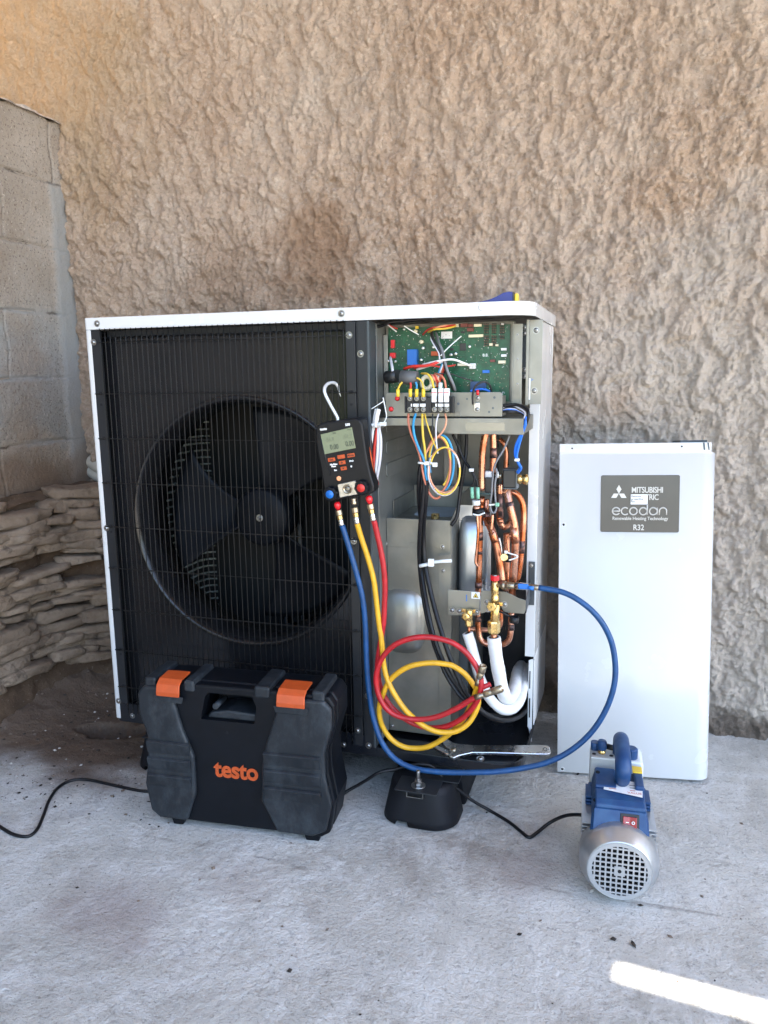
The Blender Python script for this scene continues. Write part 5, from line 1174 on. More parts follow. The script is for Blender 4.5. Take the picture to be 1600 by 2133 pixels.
gtext('display_digits', '0.00', 702, 929, .0155, lcd, .72, parent=scr); gtext('display_digits', '0.00', 734, 922, .0155, lcd, .72, parent=scr); gtext('display_digits', 'R32', 702, 900, .0048, lcd, 1, parent=scr); gtext('display_digits', 'P-O', 733, 893, .0045, lcd, 1, parent=scr)
gtext('maker_lettering', 'testo', 679, 892, .0075, M_['inkw'], 1, .0003, y=-.0146); gtext('model_lettering', '550', 729, 883, .0070, M_['inkw'], 1, .0003, y=-.0146)
def key(px, py, w_, h_, t_=None, m=None, arrow=0):
    x, z = gp(px, py); k = MB().prism(rrect(x - w_ / 2, z - h_ / 2, x + w_ / 2, z + h_ / 2, .0012), -.0168, -.0135).build('key', m or M_['orange'], DM, world=False, bevel=.0006)
    if t_: text('key_lettering', t_, M_['ink'], k, TF(x, -.0171, z), .0062, .0001, .0001)
    if arrow: s = arrow; MB().prism([(x - .0026, z - s * .0016), (x + .0026, z - s * .0016), (x, z + s * .0022)][::s], -.0173, -.0169).build('arrow', M_['ink'], k, world=False)
key(696, 955, .0160, .0080, 'Set'); key(716, 949, .0165, .0080, '. .'); key(736, 946, .0160, .0080, 'Mode'); key(718, 961, .0145, .0075, arrow=1); key(721, 973, .0130, .0075, arrow=-1)
for t_, px, py in (('Min/Max', 700, 965), ('Mean', 700, 969), ('Esc', 704, 977), ('P=O', 737, 958), ('*', 737, 971)): gtext('key_lettering', t_, px, py, .0048 if len(t_) > 1 else .010, M_['inkw'], 1, .0002, y=-.0146)
x, z = gp(711, 994); MB().lathe([(.0052, 0), (.0052, .0025), (.004, .0035)], (x, -.0135, z), (0, -1, 0), 20).build('power_key', mat('pale_orange_key', (0.85, 0.35, 0.16), 0.35), DM, world=False)
for px, py, m in ((697, 1024, M_['bluecap']), (761, 1011, M_['wred'])):
    x, z = gp(px, py); kn = MB(); pr = []
    for k in range(32):
        a = 2 * math.pi * k / 32; rr_ = .0150 + .0010 * math.cos(8 * a); pr.append((x + rr_ * math.cos(a), z + rr_ * math.sin(a)))
    kn = kn.prism(pr, -.030, -.012).build('valve_knob', M_['casec'], DM, world=False, bevel=.0015)
    MB().lathe([(.0090, 0), (.0086, .0012), (.0, .0014)], (x, -.0300, z), (0, -1, 0), 24).build('knob_cap', m, kn, world=False)
q4_ = [gp(*q) for q in ((709, 1006), (746, 998), (751, 1026), (714, 1033))]
sg = MB().prism(q4_[::-1], -.0185, -.008).build('sight_glass_block', mat('brushed_alloy', (0.52, 0.50, 0.45), 0.35, 0.8, var=.08, vs=90), DM, world=False, bevel=.001)
x, z = gp(730, 1015); MB().lathe([(.0105, 0), (.0105, .0015), (.0085, .0022), (.008, .0010), (.0, .0006)], (x, -.0186, z), (0, -1, 0), 28).build('sight_glass_ring', M_['nickel'], sg, world=False)
MB().lathe([(.0060, 0), (.0055, .0014), (.003, .0020), (.0, .002)], (x, -.0188, z), (0, -1, 0), 22).build('sight_glass', mat('glass_lens', (0.20, 0.19, 0.16), 0.1, 0.5), sg, world=False)
MB().tube([Vector((a, -.0142, b)) for a, b in (gp(670, 900), gp(682, 946), gp(694, 988))], .0012, 6).build('side_line', M_['darkgrey'], DM, world=False)
hk = catmull([P(704, 876, -.05), P(702, 868, -.050), P(690, 846, -.050), P(678, 822, -.048), P(676, 810, -.044), P(681, 801, -.034), P(690, 797, -.020), P(699, 799, -.006), P(704, 805, -.0005)], 6)
hook = MB().tube(hk, .0036, 10).tube(catmull([P(704, 805, -.0005), P(706, 815, .004), P(710, 826, .006)], 4), [.003, .0018, .001], 8).build('hook', mat('white_metal_hook', (0.72, 0.74, 0.76), 0.3, 0.5), DM)
MB().tube([P(703, 872, -.050) + Vector((math.cos(a) * .003, 0, math.sin(a) * .004)) for a in [k * math.pi / 6 for k in range(12)]], .001, 6, closed=True).build('hook_eye', M_['chrome'], DM)

# ---- hoses
def hose(name, label, pts, ys, r_, m, head, cat='hose'):
    t = thing(name, label, cat, Matrix.Translation(P(pts[0][0], pts[0][1], ys[0])), 'service hoses screwed to the gauge manifold')
    ys = [float(v) for v in np.interp(np.linspace(0, 1, len(pts)), np.linspace(0, 1, len(ys)), ys)]
    W3 = [P(a, b, y) for (a, b), y in zip(pts, ys)]
    MB().tube(catmull(W3, 8), r_, 14).build('hose_tube', m, t)
    # head fitting: red ball, knurled brass, hex, crimp
    a, b, c_, d_, e = [P(*q, -.062) for q in head]
    ax = (e - a).normalized()
    if name != 'centre': pass
    return t, W3
def fittings(t, a, e, red=True):
    ax = (e - a); L_ = ax.length; u_ = ax / L_
    if red: MB().lathe([(.002, 0), (.0060, .002), (.0075, .006), (.0072, .011), (.005, .015), (.0035, .018)], a - u_ * .002, u_, 18).build('valve_ball', M_['redcap'], t)
    else: MB().lathe([(.005, 0), (.0062, .003), (.0045, .006), (.006, .009), (.006, .013), (.004, .016)], a - u_ * .004, u_, 18).build('adaptor', M_['nickel'], t)
    k = MB(); rr_ = []
    MB().lathe([(.0062, .016), (.0075, .017), (.0075, .027), (.0064, .028)], a, u_, 24, smooth=False).build('knurled_nut', M_['brass'] if 0 else M_['nickel'], t)
    MB().lathe([(.0058, .028), (.0066, .029), (.0066, .036), (.0055, .037)], a, u_, 6, smooth=False).build('hex_collar', M_['brass'], t)
    MB().lathe([(.0058, .037), (.0062, .038), (.0063, L_ - .001), (.0060, L_)], a, u_, 20).build('crimp_sleeve', M_['chrome'], t)
hd = [(0, 0)] * 5
c3 = lambda L_: [(740 + x / 3.636, 1280 + y / 3.636) for x, y in L_]
tb, Wb = hose('refrigerant_hose', 'blue rubber hose sweeping in a wide arc from the gauge to the brass valve', [(713, 1094), (721, 1120), (733, 1160), (747, 1210), (756, 1250), (761, 1300), (763, 1350), (765, 1400), (770, 1450), (779, 1500), (795, 1545), (820, 1578), (855, 1598), (895, 1606), (940, 1609), (990, 1609), (1040, 1607), (1090, 1600), (1140, 1588), (1185, 1566), (1225, 1533), (1255, 1492), (1275, 1445), (1282, 1400), (1277, 1350), (1262, 1310), (1238, 1277), (1205, 1250), (1170, 1233), (1122, 1224)],
    [-.062, -.055, -.045, -.045, -.05, -.05, -.04, -.02, .0, .01, .0, .005], .0061, M_['blue'], hd)
fittings(tb, P(702, 1047, -.062), P(712, 1094, -.062))
ty, Wy = hose('refrigerant_hose', 'yellow rubber hose looped once below the gauge, its free end pointing up', [(744, 1090), (752, 1118), (766, 1160), (778, 1205), (784, 1250)] + c3([(180, 60), (200, 200), (215, 370), (240, 480), (290, 590), (370, 710), (450, 790), (540, 855), (640, 890), (760, 885), (850, 830), (905, 750), (932, 670), (925, 590), (890, 525), (830, 450), (760, 400), (700, 378), (560, 367), (400, 398), (270, 490), (205, 620), (182, 720), (200, 830), (260, 930), (350, 995), (450, 1013), (560, 998), (680, 930), (780, 840), (850, 740), (895, 640), (915, 570), (928, 530)]),
    [-.062, -.05, -.045, -.045, -.05, -.055, -.04, -.025, -.02, -.03, -.045, -.045, -.03, -.02, -.02, -.03, -.045], .0060, M_['yellow'], hd)
fittings(ty, P(737, 1041, -.062), P(744, 1090, -.062), False)
tr2, Wr = hose('refrigerant_hose', 'red rubber hose coiled twice under the gauge, its free end pointing right', [(779, 1084), (784, 1105), (792, 1140), (799, 1180), (802, 1220), (801, 1260)] + c3([(215, 60), (200, 160), (178, 300), (168, 400), (178, 500), (215, 610), (275, 700), (350, 770), (450, 830), (560, 857), (680, 850), (790, 800), (870, 730), (930, 640), (953, 560), (948, 470), (915, 390), (850, 300), (780, 240), (700, 200), (560, 172), (430, 180), (300, 230), (210, 320), (165, 430), (160, 530), (190, 640), (250, 725), (340, 775), (480, 795), (620, 775), (760, 715), (860, 655), (920, 622)]),
    [-.062, -.05, -.042, -.04, -.035, -.03, -.03, -.04, -.05, -.045, -.05, -.06, -.065, -.065, -.06, -.055, -.055], .0060, M_['red'], hd)
fittings(tr2, P(768, 1034, -.062), P(778, 1084, -.062))
def free_end(t, a, e):
    u_ = (e - a).normalized(); L_ = (e - a).length
    MB().lathe([(.0064, 0), (.0064, L_ * .22), (.0054, L_ * .24), (.0054, L_ * .34)], a, u_, 18).build('crimp_sleeve', M_['nickel'], t)
    MB().lathe([(.0062, L_ * .34), (.0075, L_ * .37), (.0075, L_ * .62), (.0066, L_ * .64), (.0082, L_ * .68), (.0082, L_ * .97), (.0070, L_), (.0060, L_), (.0052, L_ * .93), (.002, L_ * .92)], a, u_, 22).build('swivel_coupling', M_['nickel'], t)
free_end(ty, P(994, 1427, -.046), P(1007, 1386, -.050)); free_end(tr2, P(990, 1453, -.056), P(1046, 1434, -.062))
MB().tube(catmull([P(1000, 1435, -.045), P(1010, 1430, -.045), P(1022, 1425, -.04)], 4), .0055, 12).build('hose_collar', M_['red'], tr2)
# printed line along the yellow hose
ry = Wy[-18:-10]
# blue hose end: small ball valve with lever
e0, e1 = P(1074, 1220, .006), P(1100, 1222, .006)
u_ = (e1 - e0).normalized()
MB().tube([e0, e1], .0078, 16).build('ball_valve', M_['chrome'], tb)
MB().cbox((e0 + e1) / 2 + Vector((.004, -.009, .002)), (.022, .004, .012), 0).build('lever', M_['bluecap'], tb, bevel=.002)
MB().tube([(e0 + e1) / 2 + Vector((.014, -.009, .0005)), (e0 + e1) / 2 + Vector((.026, -.008, -.001))], .0042, 10).build('lever_tip', M_['bluecap'], tb)
MB().lathe([(.0050, 0), (.0050, .006), (.0062, .007), (.0064, .024), (.0060, .025)], e1, P(1122, 1224, .006) - e1, 18).build('crimp_sleeve', M_['nickel'], tb)

# ---- core removal tool on the big valve
CT = thing('valve_core_tool', 'brass valve tool with a red knob standing on the larger service valve', 'valve tool', Matrix.Translation(P(1031, 1250, .03)))
cy = .030
b0, b1 = P(1031, 1252, cy), P(1031, 1204, cy); u_ = (b1 - b0).normalized(); L_ = (b1 - b0).length
MB().lathe([(.0060, 0), (.0060, .006), (.0088, .007), (.0092, .009), (.0092, .016), (.0080, .018), (.0078, .020), (.0080, .026), (.0086, .030), (.0086, .038), (.0070, .043), (.0062, L_)], b0 - u_ * .006, u_, 22).build('tool_body', M_['brass'], CT)
MB().lathe([(.0060, 0), (.0100, .0015), (.0100, .010), (.0090, .0115)], b1 - u_ * .006, u_, 8, smooth=False).build('red_knob', M_['redcap'], CT); MB().lathe([(.0060, 0), (.0060, .0015)], b1 + u_ * .0056, u_, 16).build('stem_end', M_['chrome'], CT)
MB().lathe([(.0066, 0), (.0085, .003), (.0085, .012), (.0066, .014)], P(1031, 1236, cy) - u_ * .004, u_, 8, smooth=False).build('lock_ring', M_['brass'], CT)
f0, f1 = P(1040, 1219, cy - .004), P(1074, 1220, .006); u2 = (f1 - f0).normalized()
MB().lathe([(.0050, 0), (.0050, .003), (.0062, .004), (.0048, .006), (.0048, .008), (.0088, .009), (.0090, .017), (.0070, .018), (.0060, .019), (.0078, .021), (.0078, .025), (.0060, (f1 - f0).length)], f0, u2, 20).build('side_port', M_['nickel'], CT)

# ---- insulated pipes and cables leaving the unit
def ipipe(label, pts, ys, r_, rend):
    t = thing('insulated_pipe', label, 'pipe', Matrix.Translation(P(pts[-1][0], pts[-1][1], ys[-1])), 'white insulated refrigerant pipes')
    W3 = [P(a, b, y) for (a, b), y in zip(pts, ys)]; cc = catmull(W3, 8)
    m = MB().tube(cc, [r_ * (1 + .012 * math.sin(i * 1.3) + .03 * math.sin(i * .37)) for i in range(len(cc))], 18, cap=True)
    m.build('foam_sleeve', M_['foam'], t); d = (cc[0] - cc[1]).normalized()
    MB().lathe([(rend * 1.6, 0), (rend * 1.6, .0004)], cc[0] + d * .0001, d, 16).build('sleeve_mouth', M_['chip'], t)
ipipe('thinner white foam covered pipe, left of the two below the brass valves', c3([(850, 140), (878, 230), (905, 330), (930, 430), (965, 530), (1010, 620), (1070, 690), (1130, 722), (1200, 710), (1250, 640), (1275, 540), (1290, 450), (1310, 390)]), [.034, .034, .034, .036, .04, .045, .05, .06, .09, .14, .21, .30, .42], .0118, .0036)
ipipe('thicker white foam covered pipe, right of the two below the brass valves', c3([(1050, 172), (1060, 260), (1072, 350), (1090, 450), (1110, 550), (1135, 625), (1175, 630), (1205, 570), (1218, 500), (1235, 430), (1262, 380)]), [.036, .036, .038, .042, .048, .07, .11, .16, .22, .30, .42], .0150, .0068)
def cable(label, pts, ys, r_, m='rubber'):
    t = thing('power_cable', label, 'cable', Matrix.Translation(P(pts[-1][0], pts[-1][1], ys[-1])), 'black cables strapped down the open compartment')
    W3 = [P(a, b, y) for (a, b), y in zip(pts, [float(v) for v in np.interp(np.linspace(0, 1, len(pts)), np.linspace(0, 1, len(ys)), ys)])]
    MB().tube(catmull(W3, 8), r_, 14).build('cable_sheath', M_[m], t); return t
ca = cable('thick smooth black cable, right of the three strapped together', [(889, 1000), (887, 1040), (883, 1080), (882, 1120), (885, 1170), (893, 1215), (905, 1265), (918, 1310), (934, 1360), (952, 1405), (972, 1445), (1000, 1478), (1030, 1497), (1060, 1500), (1085, 1490), (1100, 1470), (1105, 1445)], [.0, .012, .06, .06, .04, .015, .0, -.01, -.01, .02, .08, .2, .42], .0056)
cable('thick black cable behind the other two, bulging to the left below the tie', [(877, 968), (873, 1000), (873, 1040), (877, 1090), (876, 1140), (878, 1185), (884, 1230), (893, 1280), (905, 1330), (922, 1375), (945, 1420), (970, 1455), (1000, 1480), (1030, 1490), (1065, 1488), (1090, 1465)], [.004, .006, .03, .07, .07, .05, .02, .005, 0, 0, .03, .08, .2, .42], .0052)
cable('thin black cable with faint red print, leftmost along the lower half', [(884, 975), (883, 1010), (880, 1050), (875, 1100), (873, 1150), (876, 1200), (881, 1240), (889, 1285), (899, 1325), (912, 1365), (932, 1410), (955, 1445), (975, 1465)], [-.002, .0, .02, .06, .06, .04, .01, -.005, -.01], .0046)
# ties round the bundle belong to the cables
W2 = lambda l, y, r_, nm='cable_tie': MB().tube([P(a, b, y) for a, b in l], r_, 8).build(nm, M_['tie'], ca)
W2([(871, 964), (880, 965), (890, 965)], -.012, .0026); MB().cbox(P(889, 965, -.014), (.010, .006, .008)).build('cable_tie', M_['tie'], ca, bevel=.001)
W2([(893, 962), (905, 968), (908, 970)], -.014, .0026); MB().cbox(P(906, 968, -.015), (.010, .006, .009)).build('cable_tie', M_['tie'], ca, bevel=.001)
W2([(874, 1179), (884, 1177), (896, 1174)], .044, .0042); MB().cbox(P(898, 1172, .040), (.013, .009, .017)).build('cable_tie', M_['tie'], ca, bevel=.0015); W2([(903, 1171), (922, 1169), (941, 1168)], .046, .0040)
W2([(974, 1468), (982, 1466), (992, 1460)], -.02, .0030); MB().cbox(P(990, 1461, -.022), (.010, .008, .009)).build('cable_tie', M_['tie'], ca, bevel=.0015)

# ---- adjustable spanner resting on the pan rim
wz = 0.1400
wa, wb = PZ(1146, 1568, wz), PZ(955, 1566, wz); 
xd = (wb - wa); Lw = xd.length; ang = math.atan2(xd.y, xd.x)
SM = Matrix.Translation(wa + Vector((0, 0, .001))) @ Matrix.Rotation(ang, 4, 'Z') @ Matrix.Rotation(R(-14), 4, 'X')
SPN = thing('adjustable_spanner', 'chrome adjustable spanner lying along the front rim of the machine base', 'spanner', SM)
hp = [(0.000, -.006), (.003, -.010), (.009, -.012), (.03, -.0120), (Lw * .6, -.0100), (Lw * .85, -.0100), (Lw, -.013), (Lw + .012, -.016), (Lw + .030, -.030), (Lw + .040, -.034), (Lw + .044, -.030), (Lw + .034, -.012), (Lw + .030, -.004), (Lw + .020, .004), (Lw + .022, .020), (Lw + .012, .024), (Lw, .018), (Lw * .85, .0100), (Lw * .6, .0100), (.03, .0120), (.009, .012), (.003, .010), (0, .006)]
tw = MB().prism([(a, b * 1.3) for a, b in hp], 0, .009, 'z').build('handle', M_['chrome'], SPN, world=False, bevel=.0025, bseg=3)
MB().prism([(Lw + .022, .006), (Lw + .052, -.012), (Lw + .056, -.004), (Lw + .030, .018), (Lw + .022, .018)], .0010, .0085, 'z').build('movable_jaw', M_['chrome'], SPN, world=False, bevel=.0015)
MB().lathe([(.004, 0), (.0062, .001), (.0062, .011), (.004, .012)], (Lw + .006, .006, .0060), (1, -.4, 0), 14).build('adjusting_worm', M_['nickel'], SPN, world=False)
MB().tube([(.012 + .0042 * math.cos(a), .0052 * math.sin(a), .0090) for a in [k * math.pi / 9 for k in range(18)]], .0007, 6, closed=True).build('hanging_hole', M_['hole'], SPN, world=False)
text('stamped_lettering', 'CHROME VANADIUM', M_['galvd'], SPN, Matrix.Translation((Lw * .52, 0, .0091)) @ Matrix.Rotation(math.pi, 4, 'Z'), .0055, .0001)
SPN.location.z += .0

# ---- blue folding knife or driver on the lid
ka, kb = P(984, 623, .05), P(1080, 621, .05)
KM2 = Matrix.Translation((ka.x, .05, 1.1402)) @ Matrix.Rotation(R(2), 4, 'Z'); kl = kb.x - ka.x
KN = thing('knife', 'blue handled tool with a yellow end lying on top of the white machine', 'tool', KM2)
MB().prism([(0, .002), (.018, .004), (.036, .007), (.052, .013), (.066, .020), (.078, .022), (kl - .010, .020), (kl - .008, .002), (kl * .5, 0)], -.014, .014).build('handle', mat('royal_blue_plastic', (0.012, 0.022, 0.16), 0.35), KN, world=False, bevel=.004, bseg=3)
MB().box((kl - .0075, -.012, .001), (kl, .012, .018)).build('end_cap', M_['label_y'], KN, world=False, bevel=.003, bseg=3); MB().box((kl - .012, -.0145, .0005), (kl - .0078, .0145, .0205)).build('collar', M_['chip'], KN, world=False, bevel=.002)

# ---- vacuum pump
VM = Matrix.Translation((1.2725, -.222, 0.0)) @ Matrix.Rotation(R(3.5), 4, 'Z')
VP = thing('vacuum_pump', 'small blue and silver vacuum pump with a red rocker switch, standing on the concrete', 'pump', VM)
mz = .0750
alu = mat('cast_alloy_paint', (0.46, 0.48, 0.50), 0.33, 0.75, var=.05, vs=40, bump=.05, bs=900)
pb = mat('blue_pump_plastic', (0.005, 0.048, 0.155), 0.45, var=.12, vs=24, col2=(0.022, 0.085, 0.19), mix=(.5, .8), bump=.08, bs=700, rvar=.08)
# cowl: cone opening to the body
MB().lathe([(.0570, .0), (.0585, -.002), (.0605, .001), (.0735, .024), (.0745, .030), (.0745, .060), (.072, .062)], (0, 0, mz), (0, 1, 0), 56, cap=False).build('fan_cowl', alu, VP, world=False)
# pierced grille disc
hw = .0060; gd = MB(); holes = []
Rg = .0600; N_ = 9; pit = .0101; sz = .0070
cells = []
for i in range(-5, 6):
    for j in range(-5, 6):
        cx_, cz_ = i * pit + (0.0 if N_ % 2 else pit / 2), j * pit
        if math.hypot(cx_, cz_) < .053 and not (abs(i) <= 1 and abs(j) <= 1 and (abs(i) + abs(j) < 1)): cells.append((cx_, cz_))
# build the lattice as bars so that the holes are real
bar = pit - sz
for i in range(-6, 6):
    c = (i + .5) * pit
    if abs(c) < .0515:
        L_ = math.sqrt(.0545 ** 2 - c * c)
        gd.box((c - bar / 2, -.0015, -L_), (c + bar / 2, .0, L_)); gd.box((-L_, -.0014, c - bar / 2), (L_, -.0001, c + bar / 2))
m_ = []
for k in range(72):
    a0, a1 = 2 * math.pi * k / 72, 2 * math.pi * (k + 1) / 72
    gd.add([(r_ * math.cos(a), y, r_ * math.sin(a)) for y in (-.0016, .0) for r_, a in ((.0505, a0), (.0575, a0), (.0575, a1), (.0505, a1))], [(0, 1, 2, 3), (7, 6, 5, 4), (0, 3, 7, 4), (1, 5, 6, 2)])
gd.box((-pit * .95, -.0017, -pit * .95), (pit * .95, .0001, pit * .95))
gT = [tuple((x, y, z + mz)) for x, y, z in gd.v]; gd.v = gT
gd.build('cowl_grille', mat('pale_alloy_grille', (0.44, 0.45, 0.46), 0.4, 0.5, var=.04), VP, world=False)
MB().lathe([(.0036, 0), (.0036, .0004)], (0, -.0017, mz), (0, -1, 0), 18).build('centre_hole', M_['hole'], VP, world=False)
MB().lathe([(.058, 0), (.058, .002)], (0, .028, mz), (0, 1, 0), 32).build('dark_interior', M_['hole'], VP, world=False)
fanb = MB()
for k in range(7): a = 2 * math.pi * k / 7; fanb.box((-.004, -.012, .008), (.004, -.002, .050), 0, Matrix.Translation((0, .022, mz)) @ Matrix.Rotation(a, 4, 'Y') @ Matrix.Rotation(.5, 4, 'Z'))
fanb.build('cooling_fan', M_['plastic'], VP, world=False)
# finned motor body
mb_ = MB().cyl((0, .060, mz), (0, .165, mz), .060, 40)
for k in range(-7, 8):
    for s in (-1, 1):
        z = mz + k * .0075; 
        if abs(k * .0075) < .058: x = math.sqrt(.060 ** 2 - (k * .0075) ** 2); mb_.box((min(s * (x - .004), s * .0695), .062, z - .0012), (max(s * (x - .004), s * .0695), .162, z + .0012))
mb_.build('finned_motor', alu, VP, world=False)
for s in (-1, 1): MB().tube([(s * .070, .040, mz + .005), (s * .070, .052, mz + .003)], .003, 10).build('cowl_screw', M_['screw'], VP, world=False)
# blue housing saddle on top
hs = MB(); y0_, y1_ = .034, .185
def hsec(y, top, half, botz, notch=0): return [(-half, y, botz), (-half * .97, y, top - .02), (-half * .86, y, top), (half * .86, y, top), (half * .97, y, top - .02), (half, y, botz)]
secs = [hsec(.034, .122, .056, .098), hsec(.036, .126, .058, .085), hsec(.052, .168, .055, .075), hsec(.100, .178, .053, .060), hsec(.180, .180, .052, .055)]
vv = sum(secs, []); n6 = 6
hs.add(vv, [(i * n6 + k, i * n6 + k + 1, (i + 1) * n6 + k + 1, (i + 1) * n6 + k) for i in range(len(secs) - 1) for k in range(n6 - 1)])
hs.add(secs[0], [(0, 1, 2, 3, 4, 5)]); hs.add(secs[-1], [(5, 4, 3, 2, 1, 0)])
hs.add([secs[i][k] for i in range(len(secs)) for k in (0, 5)], [(2 * i, 2 * i + 1, 2 * i + 3, 2 * i + 2) for i in range(len(secs) - 1)])
hsg = hs.build('switch_housing', pb, VP, world=False, bevel=.003, bseg=3)
MB().prism([(.052, .168 + .0), (.062, .1705), (.098, .1780), (.098, .186), (.066, .182), (.054, .176)], -.046, .046, 'x').build('housing_step', pb, hsg, world=False, bevel=.003)
MB().box((-.046, .100, .176), (-.005, .175, .190)).box((.030, .100, .176), (.047, .175, .196)).build('housing_rail', pb, hsg, world=False, bevel=.004, bseg=3)
for x, y, z in ((-.046, .070, .1735), (.042, .060, .171), (-.040, .150, .1905), (.039, .165, .1965)): MB().lathe([(.0042, 0), (.0042, .0012)], (x, y, z), (0, -.25, 1), 16).build('screw_recess', M_['hole'], hsg, world=False)
# sloped front plate frame for the switch
sn = Vector((0, .168 - .126, .052 - .036)); nrm = Vector((0, -(.168 - .126), .052 - .036)).normalized()
sc_ = Vector((.018, .0455, .1500)) ; swM = Matrix.Translation(sc_) @ Matrix(((1, 0, 0, 0), (0, nrm.y, sn.normalized().x * 0 + (.052 - .036) / math.hypot(.042, .016), 0), (0, nrm.z, .042 / math.hypot(.042, .016), 0), (0, 0, 0, 1)))
# axes of swM: x right, y outwards (normal), z up along the slope
MB().box((-.0175, -.002, -.0150), (.0175, .0015, .0150), 0, swM).build('switch_bezel', M_['ink'], VP, world=False, bevel=.001)
sw_ = MB().prism([(-.0132, 0), (-.0132, 0)][:0] + [(-.0128, .0015), (.0128, .0015), (.0128, .0060), (0.0, .0035), (-.0128, .0048)], -.0100, .0100, 'z', 0, swM).build('rocker_switch', mat('dark_red_switch', (0.32, 0.02, 0.02), 0.25, var=.05, coat=.3), VP, world=False, bevel=.001)
def swp(x, y, z): return swM @ Vector((x, y, z))
MB().box((-.0060, .0044, -.0008), (-.0010, .0050, .0008), 0, swM @ Matrix.Translation((-.0015, 0.0004, 0))).build('on_mark', M_['inkw'], sw_, world=False)
MB().tube([swp(.0060 + .0024 * math.cos(a), .0056, .0024 * math.sin(a)) for a in [k * math.pi / 10 for k in range(20)]], .00075, 6, closed=True).build('off_mark', M_['inkw'], sw_, world=False)
# rear pump block, oil tank, ports, handle
MB().box((-.058, .165, .030), (.058, .185, .150)).build('rear_flange', pb, VP, world=False, bevel=.004)
sg_ = MB()
for k in range(14): sg_.cbox((.056, .150, .050 + k * .0075), (.014, .05, .0040)); sg_.cbox((-.056, .150, .050 + k * .0075), (.014, .05, .0040))
sg_.build('rear_fins', pb, VP, world=False, bevel=.0008)
MB().box((-.055, .186, .035), (-.004, .232, .205)).build('port_block', mat('pale_grey_cast_block', (0.42, 0.43, 0.42), 0.45, 0.3, var=.06), VP, world=False, bevel=.003)
for x, y in ((-.047, .200), (-.012, .199), (-.042, .222)): MB().lathe([(.0042, 0), (.0042, .0006)], (x, y, .2051), (0, 0, 1), 14).build('bolt_recess', M_['hole'], VP, world=False)
MB().prism(rrect(-.003, .040, .052, .203, .01, 5), .186, .250).build('oil_tank', mat('frosted_oil_tank', (0.62, 0.66, 0.68), 0.3, var=.04), VP, world=False, bevel=.004, bseg=3)
MB().lathe([(.0080, 0), (.0080, .004), (.0062, .006), (.0062, .010)], (-.031, .208, .205), (0, 0, 1), 16).build('brass_port', M_['brass'], VP, world=False)
MB().lathe([(.0085, 0), (.0098, .003), (.0098, .016), (.0080, .020), (.0055, .021)], (-.031, .208, .213), (0, 0, 1), 14).build('port_cap', pb, VP, world=False)
MB().tube([(-.045, .222, .205), (-.045, .222, .222)], .009, 14).build('port_cap', pb, VP, world=False)
MB().tube([(-.022, .218, .216), (.004, .214, .214)], .006, 12).build('gas_ballast', M_['darkgrey'], VP, world=False)
MB().lathe([(.012, 0), (.013, .003), (.013, .022), (.010, .025)], (.028, .205, .200), (0, 0, 1), 14, smooth=False).build('oil_filler_cap', pb, VP, world=False)
MB().tube(catmull([(.006, .120, .196), (.006, .106, .215), (.006, .102, .228), (.006, .120, .240), (.006, .165, .246), (.006, .198, .244), (.006, .212, .232), (.006, .214, .205)], 6), [.0150, .0158, .0158, .0155, .0155, .0150], 20).build('carry_handle', pb, VP, world=False)
lb = MB().prism([(-.030, .092), (.042, .076), (.046, .130), (-.026, .140)], .1866, .1872, 'z').build('rating_label', M_['paper'], VP, world=False)
for k in range(6): MB().box((-.020 + (k % 2) * .040, .096 + (k % 3) * .010, .1873), (-.006 + (k % 2) * .036, .098 + (k % 3) * .010, .1875)).build('print_line', M_['ink'] if k % 3 else M_['orange'], lb, world=False)
text('label_lettering', 'VALUE', M_['orange'], lb, Matrix.Translation((.028, .088, .1874)), .009, .0001)
MB().box((.028, .152, .196), (.047, .176, .199)).build('yellow_tag', M_['label_y'], VP, world=False, bevel=.0005)
for sx_ in (-1, 1): MB().prism([(sx_ * .062, 0), (sx_ * .050, .030), (sx_ * .030, .034), (sx_ * .028, .028), (sx_ * .044, .022), (sx_ * .052, 0)][::sx_], .085, .180).build('foot', M_['rubber'], VP, world=False, bevel=.002)
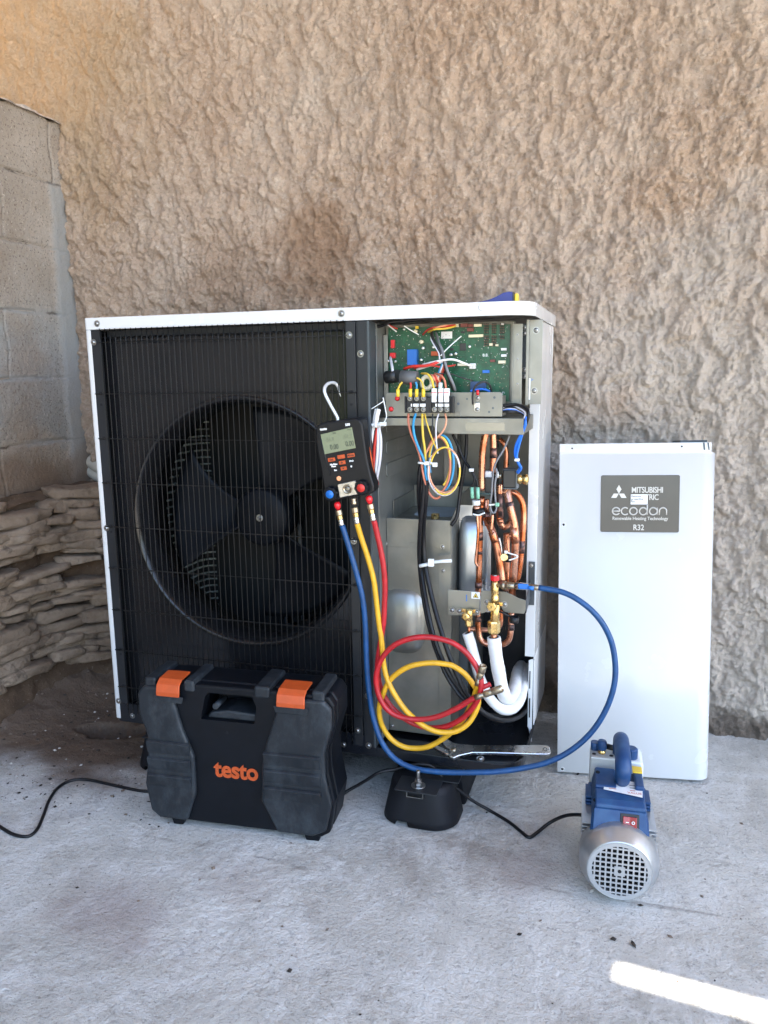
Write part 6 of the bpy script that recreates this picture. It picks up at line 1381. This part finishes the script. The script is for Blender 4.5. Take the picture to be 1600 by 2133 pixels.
# mains cord along the floor
cord = [PZ(-60, 1690, .004), PZ(-25, 1706, .004), PZ(0, 1722, .004), PZ(28, 1738, .004), PZ(58, 1742, .004), PZ(77, 1728, .004), PZ(90, 1700, .004), PZ(103, 1666, .004), PZ(122, 1640, .004), PZ(148, 1626, .004), PZ(182, 1624, .004), PZ(230, 1634, .004), PZ(280, 1645, .004), PZ(312, 1648, .005)]
cord += [Vector((.30, -.075, .005)), Vector((.45, -.065, .005)), Vector((.60, -.070, .012))]
cord += [PZ(730, 1644, .045), PZ(760, 1627, .070), PZ(790, 1609, .098), PZ(820, 1603, .104), PZ(855, 1594, .118), PZ(880, 1592, .122), PZ(903, 1598, .112), PZ(918, 1615, .100), PZ(945, 1637, .07), PZ(985, 1668, .03), PZ(1020, 1688, .008), PZ(1060, 1712, .005), PZ(1085, 1732, .005), PZ(1102, 1744, .005), PZ(1118, 1735, .007), PZ(1145, 1714, .02), PZ(1175, 1700, .045), PZ(1205, 1697, .07), PZ(1232, 1702, .09), PZ(1252, 1704, .11)]
ce = VM @ Vector((-.024, .040, .134)); cord += [ce + Vector((-.012, -.008, -.002)), ce]
MB().tube(catmull(cord, 6), .0038, 10).build('mains_cord', M_['rubber'], VP)
MB().tube([ce + Vector((-.006, -.010, .0)), ce + Vector((.002, .002, .0))], .0062, 12).build('cord_grommet', M_['rubber'], VP)

# ---- pipes coming out of the wall at the left
wp = thing('waste_pipe', 'pale plastic pipes bending out of a hole in the block wall', 'pipe', Matrix.Translation(P(180, 965, .56)))
wm = mat('pale_pvc', (0.42, 0.38, 0.31), 0.4, var=.08, vs=20)
for dz in (0, -.032): MB().tube(catmull([P(168, 940, .68) + Vector((0, 0, dz)), P(170, 944, .655) + Vector((0, 0, dz)), P(178, 952, .635) + Vector((0, 0, dz)), P(196, 968, .61) + Vector((0, 0, dz)), P(220, 978, .59) + Vector((0, 0, dz)), P(300, 990, .575) + Vector((0, 0, dz))], 5), .019, 16).build('pipe_bend', wm, wp)
hl = thing('drain_duct', 'black round duct end low behind the left side of the machine', 'duct', Matrix.Translation(P(215, 1300, .50)))
MB().lathe([(.030, 0), (.034, .002), (.034, .09), (.030, .09)], P(222, 1300, .47), (1, .35, 0), 26).build('duct_end', M_['hole'], hl)
